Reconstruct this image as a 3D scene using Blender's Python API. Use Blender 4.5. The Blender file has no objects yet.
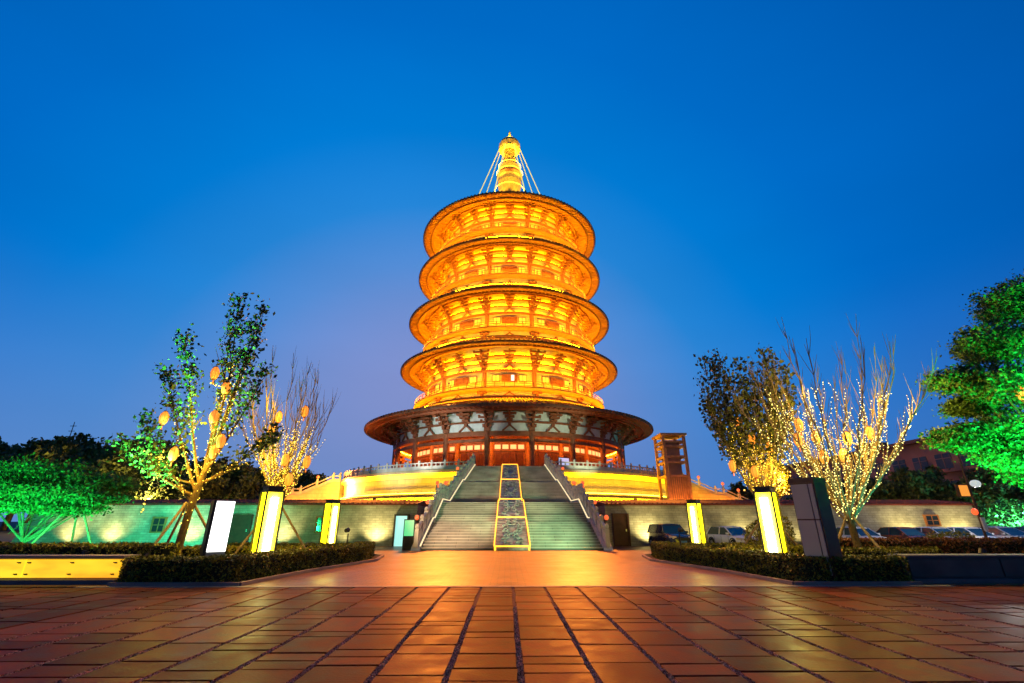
import bpy, math, random
import numpy as np
from mathutils import Vector, Matrix
R = math.radians
random.seed(7)
rng = np.random.default_rng(7)
PI = math.pi
sc = bpy.context.scene
COL = sc.collection

# ------------------------------------------------------------------ camera
cd = bpy.data.cameras.new('camera')
cam = bpy.data.objects.new('camera', cd)
COL.objects.link(cam)
cam.location = (-0.33, 0, 1.7)
cam.rotation_euler = (R(90 + 21.24), 0, R(-0.6))
cd.sensor_width = 36.0
cd.lens = 462.0 / 1024.0 * 36.0
cd.clip_end = 3000
cd.clip_start = 0.1
sc.camera = cam
sc.render.resolution_x = 1024
sc.render.resolution_y = 683

# ------------------------------------------------------------------ dusk sky
world = bpy.data.worlds.new('World')
sc.world = world
world.use_nodes = True
wt = world.node_tree
wt.nodes.clear()


def lin(c):
    return tuple(((v / 255) / 12.92 if v / 255 <= 0.04045 else ((v / 255 + 0.055) / 1.055) ** 2.4) for v in c) + (1,)


def wn(t):
    return wt.nodes.new(t)


tc = wn('ShaderNodeTexCoord')
sep = wn('ShaderNodeSeparateXYZ')
wt.links.new(tc.outputs['Generated'], sep.inputs[0])


def sky_ramp(stops):
    r = wn('ShaderNodeValToRGB')
    el = r.color_ramp.elements
    el[0].position, el[0].color = stops[0][0], lin(stops[0][1])
    el[1].position, el[1].color = stops[-1][0], lin(stops[-1][1])
    for p, c in stops[1:-1]:
        e = el.new(p)
        e.color = lin(c)
    r.color_ramp.interpolation = 'EASE'
    wt.links.new(sep.outputs[2], r.inputs[0])
    return r


dot = wn('ShaderNodeVectorMath')
dot.operation = 'DOT_PRODUCT'
gd = Vector((-0.13, 0.98, 0.04)).normalized()     # where the sun went down
dot.inputs[1].default_value = gd
wt.links.new(tc.outputs['Generated'], dot.inputs[0])
mr = wn('ShaderNodeMapRange')
mr.inputs[1].default_value = -1.0
mr.inputs[2].default_value = 1.0
wt.links.new(dot.outputs['Value'], mr.inputs[0])
rg = wn('ShaderNodeValToRGB')
stops = [(180, (2, 40, 85)), (105, (2, 55, 115)), (80, (0, 78, 156)), (66, (0, 92, 180)), (53, (0, 106, 198)), (43, (0, 122, 211)), (35, (35, 132, 214)),
         (28, (84, 140, 213)), (18, (126, 146, 208)), (0, (146, 148, 200))]
el = rg.color_ramp.elements
el[0].position, el[0].color = 0.0, lin(stops[0][1])
el[1].position, el[1].color = 1.0, lin(stops[-1][1])
for dg, c in stops[1:-1]:
    e = el.new((math.cos(R(dg)) + 1) / 2)
    e.color = lin(c)
wt.links.new(mr.outputs[0], rg.inputs[0])
hz = wn('ShaderNodeMapRange')
hz.interpolation_type = 'SMOOTHSTEP'
hz.inputs[1].default_value = 0.0
hz.inputs[2].default_value = 0.42
hz.inputs[3].default_value = 0.75
hz.inputs[4].default_value = 0.0
wt.links.new(sep.outputs[2], hz.inputs[0])
mx = wn('ShaderNodeMix')
mx.data_type = 'RGBA'
wt.links.new(hz.outputs[0], mx.inputs[0])
wt.links.new(rg.outputs[0], mx.inputs[6])
lf = wn('ShaderNodeMapRange')
lf.inputs[1].default_value = -0.6
lf.inputs[2].default_value = 0.6
wt.links.new(sep.outputs[0], lf.inputs[0])
hm = wn('ShaderNodeMix')
hm.data_type = 'RGBA'
hm.inputs[6].default_value = lin((104, 138, 196))
hm.inputs[7].default_value = lin((72, 118, 186))
wt.links.new(lf.outputs[0], hm.inputs[0])
wt.links.new(hm.outputs[2], mx.inputs[7])
sn = wn('ShaderNodeTexNoise')
sn.inputs['Scale'].default_value = 1.6
sn.inputs['Detail'].default_value = 5
smap = wn('ShaderNodeMapping')
smap.inputs['Scale'].default_value = (1, 1, 3.5)
wt.links.new(tc.outputs['Generated'], smap.inputs[0])
wt.links.new(smap.outputs[0], sn.inputs[0])
sm = wn('ShaderNodeMapRange')
sm.inputs[3].default_value = 0.90
sm.inputs[4].default_value = 1.10
wt.links.new(sn.outputs['Fac'], sm.inputs[0])
bg = wn('ShaderNodeBackground')
wt.links.new(sm.outputs[0], bg.inputs[1])
wt.links.new(mx.outputs[2], bg.inputs[0])
wo = wn('ShaderNodeOutputWorld')
wt.links.new(bg.outputs[0], wo.inputs[0])

sc.view_settings.view_transform = 'Standard'
sc.view_settings.look = 'None'
sc.view_settings.exposure = 0.0
sc.view_settings.gamma = 1.0
sc.cycles.use_adaptive_sampling = True
sc.cycles.adaptive_threshold = 0.03
sc.cycles.max_bounces = 5
sc.cycles.diffuse_bounces = 3
sc.cycles.glossy_bounces = 3
sc.cycles.transmission_bounces = 2
sc.cycles.sample_clamp_indirect = 4.0
sc.cycles.caustics_reflective = False
sc.cycles.caustics_refractive = False
sc.cycles.use_denoising = True


# ------------------------------------------------------------------ materials
MATS = {}


def mat(name, col, rough=0.7, var=0.25, scale=3.0, bump=0.0, metal=0.0, spec=0.3, island=0.0, col2=None, bscale=None, detail=6):
    """principled material with noise colour variation, optional per-island variation and bump"""
    if name in MATS:
        return MATS[name]
    m = bpy.data.materials.new(name)
    m.use_nodes = True
    nt = m.node_tree
    b = nt.nodes['Principled BSDF']
    b.inputs['Roughness'].default_value = rough
    b.inputs['Metallic'].default_value = metal
    b.inputs['Specular IOR Level'].default_value = spec
    tcn = nt.nodes.new('ShaderNodeTexCoord')
    no = nt.nodes.new('ShaderNodeTexNoise')
    no.inputs['Scale'].default_value = scale
    no.inputs['Detail'].default_value = detail
    nt.links.new(tcn.outputs['Object'], no.inputs['Vector'])
    rp = nt.nodes.new('ShaderNodeValToRGB')
    c2 = col2 or tuple(min(1, c * (1 + var)) for c in col)
    c1 = tuple(c * (1 - var) for c in col)
    rp.color_ramp.elements[0].position = 0.32
    rp.color_ramp.elements[0].color = (*c1, 1)
    rp.color_ramp.elements[1].position = 0.68
    rp.color_ramp.elements[1].color = (*c2, 1)
    nt.links.new(no.outputs['Fac'], rp.inputs[0])
    out = rp.outputs[0]
    if island > 0:
        geo = nt.nodes.new('ShaderNodeNewGeometry')
        mrn = nt.nodes.new('ShaderNodeMapRange')
        mrn.inputs[3].default_value = 1 - island
        mrn.inputs[4].default_value = 1 + island
        nt.links.new(geo.outputs['Random Per Island'], mrn.inputs[0])
        hs = nt.nodes.new('ShaderNodeHueSaturation')
        nt.links.new(mrn.outputs[0], hs.inputs['Value'])
        nt.links.new(out, hs.inputs['Color'])
        out = hs.outputs[0]
    nt.links.new(out, b.inputs['Base Color'])
    if bump > 0:
        n2 = nt.nodes.new('ShaderNodeTexNoise')
        n2.inputs['Scale'].default_value = bscale or scale * 8
        n2.inputs['Detail'].default_value = 8
        nt.links.new(tcn.outputs['Object'], n2.inputs['Vector'])
        bp = nt.nodes.new('ShaderNodeBump')
        bp.inputs['Strength'].default_value = bump
        bp.inputs['Distance'].default_value = 0.05
        nt.links.new(n2.outputs['Fac'], bp.inputs['Height'])
        nt.links.new(bp.outputs[0], b.inputs['Normal'])
    MATS[name] = m
    return m


def emat(name, col, strength, sample=True):
    if name in MATS:
        return MATS[name]
    m = bpy.data.materials.new(name)
    m.use_nodes = True
    b = m.node_tree.nodes['Principled BSDF']
    b.inputs['Base Color'].default_value = (0.3, 0.25, 0.15, 1)
    b.inputs['Emission Color'].default_value = (*col, 1)
    b.inputs['Emission Strength'].default_value = strength
    if not sample:
        m.cycles.emission_sampling = 'NONE'
    MATS[name] = m
    return m


def brickmat(name, c1, c2, mortar, bw, bh, msize=0.02, rough=0.6, bump=0.4, spec=0.3, axis='wall', noise=0.3, nscale=1.2):
    """brick / ashlar / small paver pattern in metres. axis wall: (x,z), floor: (x,y)"""
    m = bpy.data.materials.new(name)
    m.use_nodes = True
    nt = m.node_tree
    b = nt.nodes['Principled BSDF']
    if axis == 'floor' and bw < .5:
        b.inputs['Specular Tint'].default_value = (1.0, 0.6, 0.45, 1)  # small paver reflections tinted warm, muting the sky's blue
    tcn = nt.nodes.new('ShaderNodeTexCoord')
    src = tcn.outputs['Object']
    if axis in ('wall', 'drum'):
        s = nt.nodes.new('ShaderNodeSeparateXYZ')
        nt.links.new(src, s.inputs[0])
        cb = nt.nodes.new('ShaderNodeCombineXYZ')
        if axis == 'drum':
            at2 = nt.nodes.new('ShaderNodeMath')
            at2.operation = 'ARCTAN2'
            nt.links.new(s.outputs[0], at2.inputs[0])
            nt.links.new(s.outputs[1], at2.inputs[1])
            ml = nt.nodes.new('ShaderNodeMath')
            ml.operation = 'MULTIPLY'
            ml.inputs[1].default_value = 27.6
            nt.links.new(at2.outputs[0], ml.inputs[0])
            nt.links.new(ml.outputs[0], cb.inputs[0])
        else:
            ad = nt.nodes.new('ShaderNodeMath')
            ad.operation = 'ADD'
            nt.links.new(s.outputs[0], ad.inputs[0])
            nt.links.new(s.outputs[1], ad.inputs[1])
            nt.links.new(ad.outputs[0], cb.inputs[0])
        nt.links.new(s.outputs[2], cb.inputs[1])
        src = cb.outputs[0]
    br = nt.nodes.new('ShaderNodeTexBrick')
    br.inputs['Color1'].default_value = (*c1, 1)
    br.inputs['Color2'].default_value = (*c2, 1)
    br.inputs['Mortar'].default_value = (*mortar, 1)
    br.inputs['Scale'].default_value = 1.0
    br.inputs['Brick Width'].default_value = bw
    br.inputs['Row Height'].default_value = bh
    br.inputs['Mortar Size'].default_value = msize
    nt.links.new(src, br.inputs['Vector'])
    no = nt.nodes.new('ShaderNodeTexNoise')
    no.inputs['Scale'].default_value = nscale
    no.inputs['Detail'].default_value = 8
    no.inputs['Roughness'].default_value = 0.65
    nt.links.new(tcn.outputs['Object'], no.inputs['Vector'])
    mrn = nt.nodes.new('ShaderNodeMapRange')
    mrn.inputs[1].default_value = 0.3
    mrn.inputs[2].default_value = 0.7
    mrn.inputs[3].default_value = 1 - noise
    mrn.inputs[4].default_value = 1 + noise
    nt.links.new(no.outputs['Fac'], mrn.inputs[0])
    hs = nt.nodes.new('ShaderNodeHueSaturation')
    nt.links.new(mrn.outputs[0], hs.inputs['Value'])
    nt.links.new(br.outputs['Color'], hs.inputs['Color'])
    nt.links.new(hs.outputs[0], b.inputs['Base Color'])
    b.inputs['Specular IOR Level'].default_value = spec
    rr = nt.nodes.new('ShaderNodeMapRange')
    rr.inputs[1].default_value = 0.3
    rr.inputs[2].default_value = 0.7
    rr.inputs[3].default_value = rough * 0.75
    rr.inputs[4].default_value = min(1, rough * 1.25)
    nt.links.new(no.outputs['Fac'], rr.inputs[0])
    nt.links.new(rr.outputs[0], b.inputs['Roughness'])
    bp = nt.nodes.new('ShaderNodeBump')
    bp.inputs['Strength'].default_value = bump
    bp.inputs['Distance'].default_value = 0.02
    bp.invert = True
    n3 = nt.nodes.new('ShaderNodeTexNoise')
    n3.inputs['Scale'].default_value = 14
    n3.inputs['Detail'].default_value = 6
    nt.links.new(tcn.outputs['Object'], n3.inputs['Vector'])
    am = nt.nodes.new('ShaderNodeMath')
    am.operation = 'MULTIPLY_ADD'
    am.inputs[1].default_value = 0.5
    nt.links.new(n3.outputs['Fac'], am.inputs[0])
    nt.links.new(br.outputs['Fac'], am.inputs[2])
    nt.links.new(am.outputs[0], bp.inputs['Height'])
    nt.links.new(bp.outputs[0], b.inputs['Normal'])
    MATS[name] = m
    return m


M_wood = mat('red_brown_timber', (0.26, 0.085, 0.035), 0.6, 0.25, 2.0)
M_woodlit = mat('lit_timber', (0.40, 0.145, 0.045), 0.6, 0.2, 2.5, bump=0.1)  # brighter copy of the timber, lamplight put into its colour
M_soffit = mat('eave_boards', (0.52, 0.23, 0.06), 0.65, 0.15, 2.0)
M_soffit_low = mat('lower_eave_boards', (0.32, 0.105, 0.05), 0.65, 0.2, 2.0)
M_plaster = mat('cream_plaster', (0.74, 0.60, 0.24), 0.8, 0.1, 1.5)
M_plasterw = mat('pale_plaster', (0.62, 0.66, 0.62), 0.8, 0.12, 1.5)
M_tile = mat('dark_red_tile', (0.15, 0.055, 0.04), 0.5, 0.3, 1.5, island=0.2)
M_tilem = mat('brown_tile', (0.20, 0.085, 0.04), 0.5, 0.3, 1.5)
M_gold = mat('gilded_bronze', (0.85, 0.55, 0.12), 0.45, 0.25, 2.0, metal=0.1)
M_marble = mat('white_marble', (0.50, 0.46, 0.38), 0.5, 0.18, 1.2, bump=0.1)
M_step = brickmat('stair_stone', (0.33, 0.31, 0.24), (0.27, 0.255, 0.20), (0.10, 0.10, 0.08), 1.4, 0.9, 0.012, 0.55, 0.3, 0.35, 'floor', 0.45, 0.5)
M_nose = mat('nosing_stone', (0.50, 0.47, 0.38), 0.5, 0.35, 0.5)
M_step2 = mat('stair_riser_stone', (0.25, 0.26, 0.245), 0.6, 0.4, 0.6, bump=0.3)
M_wall = brickmat('grey_ashlar', (0.42, 0.385, 0.28), (0.31, 0.28, 0.20), (0.24, 0.215, 0.155), 0.50, 0.16, 0.012, 0.8, 0.7, 0.2, 'wall', 0.35, 1.0)
M_drum = brickmat('drum_stone', (0.50, 0.42, 0.26), (0.44, 0.36, 0.22), (0.30, 0.24, 0.15), 1.3, 0.55, 0.02, 0.7, 0.3, 0.2, 'drum', 0.18, 0.5)
M_plaza = brickmat('small_pavers', (0.27, 0.085, 0.04), (0.19, 0.058, 0.028), (0.06, 0.02, 0.012), 0.40, 0.20, 0.014, 0.42, 0.35, 0.3, 'floor', 0.25, 0.6)
M_road = mat('asphalt', (0.05, 0.05, 0.052), 0.85, 0.25, 1.0, bump=0.3)
M_soil = mat('soil', (0.045, 0.035, 0.022), 0.95, 0.3, 2.0, bump=0.4)
M_kerb = mat('kerb_stone', (0.30, 0.22, 0.18), 0.6, 0.15, 2.0, bump=0.2)
M_bark = mat('bark', (0.14, 0.09, 0.045), 0.9, 0.3, 8.0, bump=0.6)
M_twig = mat('twig_bark', (0.20, 0.14, 0.10), 0.9, 0.2, 8.0)
M_leaf = mat('leaf_green', (0.07, 0.12, 0.03), 0.5, 0.3, 1.0, island=0.5)
M_leafd = mat('leaf_dark', (0.06, 0.065, 0.018), 0.6, 0.3, 0.6, island=0.5)
M_leafr = mat('leaf_right', (0.06, 0.12, 0.02), 0.5, 0.35, 0.8, island=0.5)
M_pine = mat('pine_needles', (0.05, 0.13, 0.02), 0.6, 0.3, 1.0, island=0.55)
M_far = mat('far_foliage', (0.085, 0.12, 0.035), 0.7, 0.35, 0.25, island=0.5)
M_hedge = mat('hedge_leaf', (0.20, 0.18, 0.012), 0.5, 0.3, 2.5, island=0.5)
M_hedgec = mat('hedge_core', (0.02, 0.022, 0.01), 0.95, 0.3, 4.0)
M_redhedge = mat('red_hedge_leaf', (0.14, 0.05, 0.02), 0.55, 0.4, 1.5, island=0.5)
M_dark = mat('dark_metal', (0.035, 0.033, 0.032), 0.45, 0.15, 3.0, metal=0.3)
M_blackm = mat('black_metal', (0.018, 0.018, 0.018), 0.5, 0.1, 3.0)
M_brown = mat('brown_metal', (0.10, 0.05, 0.035), 0.4, 0.15, 3.0, metal=0.3)
M_greygl = mat('grey_panel', (0.55, 0.46, 0.36), 0.6, 0.05, 1.0)
M_greyst = mat('grey_plinth', (0.35, 0.34, 0.34), 0.6, 0.15, 2.0)
M_doord = mat('dark_red_door', (0.09, 0.03, 0.022), 0.5, 0.2, 3.0)
M_glassd = mat('dark_glass', (0.02, 0.03, 0.03), 0.12, 0.1, 1.0, spec=0.6)
M_carglass = mat('car_glass', (0.02, 0.06, 0.075), 0.08, 0.1, 1.0, spec=0.7)
M_tyre = mat('tyre_rubber', (0.02, 0.02, 0.02), 0.8, 0.1, 5.0)
M_rim = mat('alloy', (0.5, 0.5, 0.52), 0.3, 0.05, 3.0, metal=0.8)
M_white = mat('white_lacquer', (0.78, 0.79, 0.80), 0.3, 0.03, 1.0, spec=0.5)
M_scaf = mat('scaffold_timber', (0.40, 0.19, 0.10), 0.6, 0.25, 2.0)
M_relief = mat('carved_relief', (0.40, 0.37, 0.33), 0.9, 0.45, 2.4, bump=1.0, bscale=5.0, spec=0.1)
M_bamboo = mat('stake_wood', (0.30, 0.20, 0.11), 0.7, 0.2, 5.0)
M_bldg = mat('facade_render', (0.34, 0.18, 0.15), 0.8, 0.2, 0.3)
M_bldg2 = mat('facade_dark', (0.20, 0.11, 0.10), 0.8, 0.2, 0.4)
M_bwin = mat('facade_glass', (0.06, 0.06, 0.07), 0.2, 0.3, 0.5)
M_conc = mat('dark_concrete', (0.16, 0.15, 0.145), 0.7, 0.2, 1.5, bump=0.3)

GOLD = (1.0, 0.44, 0.045)
E_strip = emat('amber_led_strip', (1.0, 0.46, 0.002), 350)
E_strip2 = emat('amber_led_strip_frieze', (1.0, 0.48, 0.002), 120)
E_drum = emat('yellow_led_strip', (1.0, 0.58, 0.0), 190)
E_corr = emat('orange_corridor_strip', (1.0, 0.32, 0.01), 130)
E_wallst = emat('amber_wall_strip', (1.0, 0.52, 0.002), 105)
E_pane = emat('lit_pane', (1.0, 0.52, 0.02), 1.4)
E_pane1 = emat('lit_pane_peach', (1.0, 0.52, 0.20), 1.15)
E_panew = emat('lit_pane_white', (0.85, 1.0, 0.8), 1.2)
E_blue = emat('pale_blue_screen', (0.25, 0.42, 0.75), 1.1)
E_spire = emat('spire_ring_light', (1.0, 0.50, 0.01), 30)
E_line = emat('orange_led_line', (1.0, 0.40, 0.015), 3.2)
E_stringer = emat('warm_nosing_light', (1.0, 0.78, 0.42), 1.3)
E_pillar = emat('yellow_lightbox', (1.0, 0.74, 0.002), 6.0)
E_tube = emat('white_tube_light', (1.0, 0.88, 0.35), 28.0)
E_kiosk = emat('white_lightbox', (1.0, 1.0, 0.97), 3.0)
E_green = emat('green_screen', (0.02, 0.75, 0.28), 1.0)
E_cyan = emat('cyan_doorway', (0.36, 0.85, 0.78), 1.1)
E_bulb = emat('fairy_bulb', (1.0, 0.66, 0.05), 4.0, False)
E_bulbw = emat('fairy_bulb_pale', (1.0, 0.86, 0.24), 4.0, False)
E_lant = emat('lantern_silk', (1.0, 0.27, 0.02), 1.25)
E_lcore = emat('lantern_flame', (1.0, 0.62, 0.18), 3.0)
E_red = emat('red_globe', (1.0, 0.11, 0.02), 1.2)
E_orange = emat('orange_sign', (0.95, 0.33, 0.03), 1.0)
E_cool = emat('cool_lamp', (0.7, 0.8, 0.8), 0.7)
E_head = emat('led_fixture', (1.0, 0.95, 0.55), 14.0)
for n in ('lit_pane', 'lit_pane_peach', 'lit_pane_white', 'warm_nosing_light', 'orange_sign', 'red_globe', 'pale_blue_screen', 'green_screen', 'led_fixture'):
    MATS[n].cycles.emission_sampling = 'NONE'


def onyx_panel():
    m = bpy.data.materials.new('backlit_onyx')
    m.use_nodes = True
    nt = m.node_tree
    b = nt.nodes['Principled BSDF']
    tcn = nt.nodes.new('ShaderNodeTexCoord')
    mp = nt.nodes.new('ShaderNodeMapping')
    mp.inputs['Scale'].default_value = (0.6, 1, 2.2)
    no = nt.nodes.new('ShaderNodeTexNoise')
    no.inputs['Scale'].default_value = 1.0
    no.inputs['Detail'].default_value = 4
    nt.links.new(tcn.outputs['Object'], mp.inputs[0])
    nt.links.new(mp.outputs[0], no.inputs[0])
    rp = nt.nodes.new('ShaderNodeValToRGB')
    rp.color_ramp.elements[0].position = 0.35
    rp.color_ramp.elements[0].color = (1.0, 0.42, 0.01, 1)
    rp.color_ramp.elements[1].position = 0.6
    rp.color_ramp.elements[1].color = (1.0, 0.72, 0.02, 1)
    nt.links.new(no.outputs['Fac'], rp.inputs[0])
    nt.links.new(rp.outputs[0], b.inputs['Emission Color'])
    b.inputs['Emission Strength'].default_value = 1.15
    b.inputs['Base Color'].default_value = (0.4, 0.3, 0.1, 1)
    return m


M_onyx = onyx_panel()


# ------------------------------------------------------------------ mesh builder
class MB:
    def __init__(s):
        s.v = []
        s.f = []
        s.arr = []      # list of (verts ndarray, faces ndarray(quads))

    def box(s, x0, x1, y0, y1, z0, z1):
        i = len(s.v)
        s.v += [(x0, y0, z0), (x1, y0, z0), (x1, y1, z0), (x0, y1, z0), (x0, y0, z1), (x1, y0, z1), (x1, y1, z1), (x0, y1, z1)]
        s.f += [(i, i + 3, i + 2, i + 1), (i + 4, i + 5, i + 6, i + 7), (i, i + 1, i + 5, i + 4), (i + 1, i + 2, i + 6, i + 5),
                (i + 2, i + 3, i + 7, i + 6), (i + 3, i, i + 4, i + 7)]
        return s

    def hexa(s, p):
        """8 corners: bottom 4 ccw, top 4 ccw"""
        i = len(s.v)
        s.v += [tuple(q) for q in p]
        s.f += [(i, i + 3, i + 2, i + 1), (i + 4, i + 5, i + 6, i + 7), (i, i + 1, i + 5, i + 4), (i + 1, i + 2, i + 6, i + 5),
                (i + 2, i + 3, i + 7, i + 6), (i + 3, i, i + 4, i + 7)]
        return s

    def bar(s, a, b, w, h, up=(0, 0, 1)):
        a = Vector(a)
        b = Vector(b)
        d = (b - a).normalized()
        u = Vector(up)
        sd = d.cross(u)
        if sd.length < 1e-4:
            sd = d.cross(Vector((1, 0, 0)))
        sd.normalize()
        u = sd.cross(d).normalized()
        sd *= w / 2
        u *= h / 2
        s.hexa([a - sd - u, a + sd - u, b + sd - u, b - sd - u, a - sd + u, a + sd + u, b + sd + u, b - sd + u])
        return s

    def tube(s, pts, rad, n=6, cap=True):
        pts = [Vector(p) for p in pts]
        if not isinstance(rad, (list, tuple)):
            rad = [rad] * len(pts)
        i0 = len(s.v)
        prev = None
        for k, p in enumerate(pts):
            d = (pts[min(k + 1, len(pts) - 1)] - pts[max(k - 1, 0)])
            if d.length < 1e-6:
                d = Vector((0, 0, 1))
            d.normalize()
            if prev is None:
                a = d.cross(Vector((0.3, 0.9, 0.1)))
                if a.length < 1e-3:
                    a = d.cross(Vector((1, 0, 0)))
                a.normalize()
            else:
                a = (prev - d * prev.dot(d))
                if a.length < 1e-4:
                    a = d.cross(Vector((1, 0, 0)))
                a.normalize()
            prev = a
            b = d.cross(a)
            for j in range(n):
                t = 2 * PI * j / n
                s.v.append(tuple(p + (a * math.cos(t) + b * math.sin(t)) * rad[k]))
        for k in range(len(pts) - 1):
            for j in range(n):
                j2 = (j + 1) % n
                s.f.append((i0 + k * n + j, i0 + k * n + j2, i0 + (k + 1) * n + j2, i0 + (k + 1) * n + j))
        if cap:
            s.f.append(tuple(i0 + j for j in reversed(range(n))))
            s.f.append(tuple(i0 + (len(pts) - 1) * n + j for j in range(n)))
        return s

    def lathe(s, prof, n=32, c=(0, 0, 0), closed=False, cap=False, a0=0, a1=2 * PI):
        """prof list of (r,z)"""
        i0 = len(s.v)
        m = len(prof)
        full = abs(a1 - a0 - 2 * PI) < 1e-6
        cnt = n if full else n + 1
        for j in range(cnt):
            t = a0 + (a1 - a0) * j / n
            for r, z in prof:
                s.v.append((c[0] + r * math.sin(t), c[1] - r * math.cos(t), c[2] + z))
        for j in range(n):
            j2 = (j + 1) % cnt
            for k in range(m if closed else m - 1):
                k2 = (k + 1) % m
                s.f.append((i0 + j * m + k, i0 + j2 * m + k, i0 + j2 * m + k2, i0 + j * m + k2))
        if cap:
            s.f.append(tuple(i0 + j * m for j in reversed(range(cnt))))
            s.f.append(tuple(i0 + j * m + m - 1 for j in range(cnt)))
        return s

    def ring(s, r0, r1, z0, z1, n=144, c=(0, 0, 0)):
        return s.lathe([(r0, z0), (r1, z0), (r1, z1), (r0, z1)], n, c, closed=True)

    def ball(s, c, r, sz=1.0, n=8, m=6):
        prof = [(r * math.sin(PI * k / m) + 1e-4, -r * sz * math.cos(PI * k / m)) for k in range(m + 1)]
        return s.lathe(prof, n, c)

    def prism(s, poly, axis, a, b):
        """extrude 2D poly along axis 'x','y','z' from a to b"""
        i = len(s.v)
        n = len(poly)
        for t in (a, b):
            for p in poly:
                s.v.append((t, p[0], p[1]) if axis == 'x' else ((p[0], t, p[1]) if axis == 'y' else (p[0], p[1], t)))
        s.f.append(tuple(i + k for k in reversed(range(n))))
        s.f.append(tuple(i + n + k for k in range(n)))
        for k in range(n):
            k2 = (k + 1) % n
            s.f.append((i + k, i + k2, i + n + k2, i + n + k))
        return s

    def quads(s, centers, size, flat=0.0, stretch=1.5, szvar=0.5):
        """leaf quads with random orientation (numpy)"""
        c = np.asarray(centers, float)
        n = len(c)
        if n == 0:
            return s
        a = rng.normal(size=(n, 3))
        a[:, 2] *= (1 - flat)
        a /= np.linalg.norm(a, axis=1)[:, None]
        b = rng.normal(size=(n, 3))
        b[:, 2] *= (1 - flat)
        b -= a * (a * b).sum(1)[:, None]
        b /= np.linalg.norm(b, axis=1)[:, None]
        sz = size * (1 + szvar * (rng.random(n) - 0.5) * 2)
        a *= (sz * stretch / 2)[:, None]
        b *= (sz / 2)[:, None]
        v = np.stack([c - a, c - b * 0.9 + a * 0.1, c + a, c + b * 0.9 + a * 0.1], 1).reshape(-1, 3)
        s.arr.append(v)
        return s

    def build(s, name, material, parent=None, smooth=False, origin=None):
        me = bpy.data.meshes.new(name)
        o0 = origin if origin is not None else (root_loc(parent) if parent is not None else (0, 0, 0))
        nv = len(s.v)
        V = np.array(s.v, float).reshape(-1, 3)
        loops = [i for f in s.f for i in f]
        tot = [len(f) for f in s.f]
        if s.arr:
            A = np.concatenate(s.arr)
            idx = np.arange(len(A)) + nv
            V = np.concatenate([V, A])
            loops = loops + idx.tolist()
            tot = tot + [4] * (len(A) // 4)
        V = V - np.array(o0)
        me.vertices.add(len(V))
        me.vertices.foreach_set('co', V.astype(np.float32).ravel())
        me.loops.add(len(loops))
        me.loops.foreach_set('vertex_index', np.array(loops, np.int32))
        me.polygons.add(len(tot))
        st = np.concatenate([[0], np.cumsum(tot)[:-1]]).astype(np.int32)
        me.polygons.foreach_set('loop_start', st)
        me.polygons.foreach_set('loop_total', np.array(tot, np.int32))
        me.update(calc_edges=True)
        me.validate()
        me.polygons.foreach_set('use_smooth', np.full(len(me.polygons), bool(smooth)))
        me.materials.append(material)
        o = bpy.data.objects.new(name, me)
        if name in ('tile_ends', 'eave_rafters', 'inner_rafters', 'chain_lights', 'fairy_lights', 'bulbs'):
            o['kind'] = 'stuff'
        COL.objects.link(o)
        if parent is not None:
            o.parent = parent
        else:
            o.location = o0
        return o


ROOT = {}


def root_loc(p):
    while p.parent is not None:
        p = p.parent
    return ROOT.get(p.name, tuple(p.location))


def tag(o, label=None, cat=None, group=None, kind=None):
    if label:
        o['label'] = label
    if cat:
        o['category'] = cat
    if group:
        o['group'] = group
    if kind:
        o['kind'] = kind
    return o


def thing(name, label, cat, loc=(0, 0, 0), rz=0, group=None):
    o = bpy.data.objects.new(name, None)
    o.empty_display_size = 0.3
    COL.objects.link(o)
    o.location = loc
    o.rotation_euler = (0, 0, rz)
    ROOT[o.name] = tuple(loc) if rz == 0 else (0, 0, 0)
    return tag(o, label, cat, group)


def local_thing(name, label, cat, loc, rz=0, group=None):
    """parts given in local coordinates"""
    o = thing(name, label, cat, loc, rz, group)
    ROOT[o.name] = (0, 0, 0)
    return o


def copy_thing(o, loc, rz, label, parent=None):
    c = o.copy()
    COL.objects.link(c)
    if parent is None:
        c.location = loc
        c.rotation_euler = (0, 0, rz)
        c['label'] = label
        ROOT[c.name] = (0, 0, 0)
    else:
        c.parent = parent
    for ch in list(o.children):
        copy_thing(ch, None, None, None, c)
    return c


def lamp(name, kind, loc, power, color, parent=None, target=None, size=0.1, spot=60, blend=0.6):
    l = bpy.data.lights.new(name, kind)
    l.energy = power
    l.color = color
    if kind == 'SPOT':
        l.spot_size = R(spot)
        l.spot_blend = blend
        l.shadow_soft_size = size
    elif kind == 'POINT':
        l.shadow_soft_size = size
    o = bpy.data.objects.new(name, l)
    COL.objects.link(o)
    v = Vector(loc)
    if parent is not None:
        v = v - Vector(root_loc(parent))
        o.parent = parent
    o.location = v
    if target is not None:
        d = Vector(target) - Vector(loc)
        o.rotation_euler = d.to_track_quat('-Z', 'Y').to_euler()
    return o


# ================================================================== SETTING: ground
g = MB()
g.v = [(-1500, -200, 0), (1500, -200, 0), (1500, 2000, 0), (-1500, 2000, 0)]
g.f = [(0, 1, 2, 3)]
tag(g.build('ground', M_road), kind='structure')
# plaza of small pavers
g = MB()
g.box(-40, 40, 14.36, 36.3, -0.1, 0.030)
tag(g.build('plaza', M_plaza), kind='structure')
g = MB()
g.box(-12.0, 12.0, 14.12, 14.36, -0.1, 0.037)
tag(g.build('kerb_strip', M_kerb), kind='structure')


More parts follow.
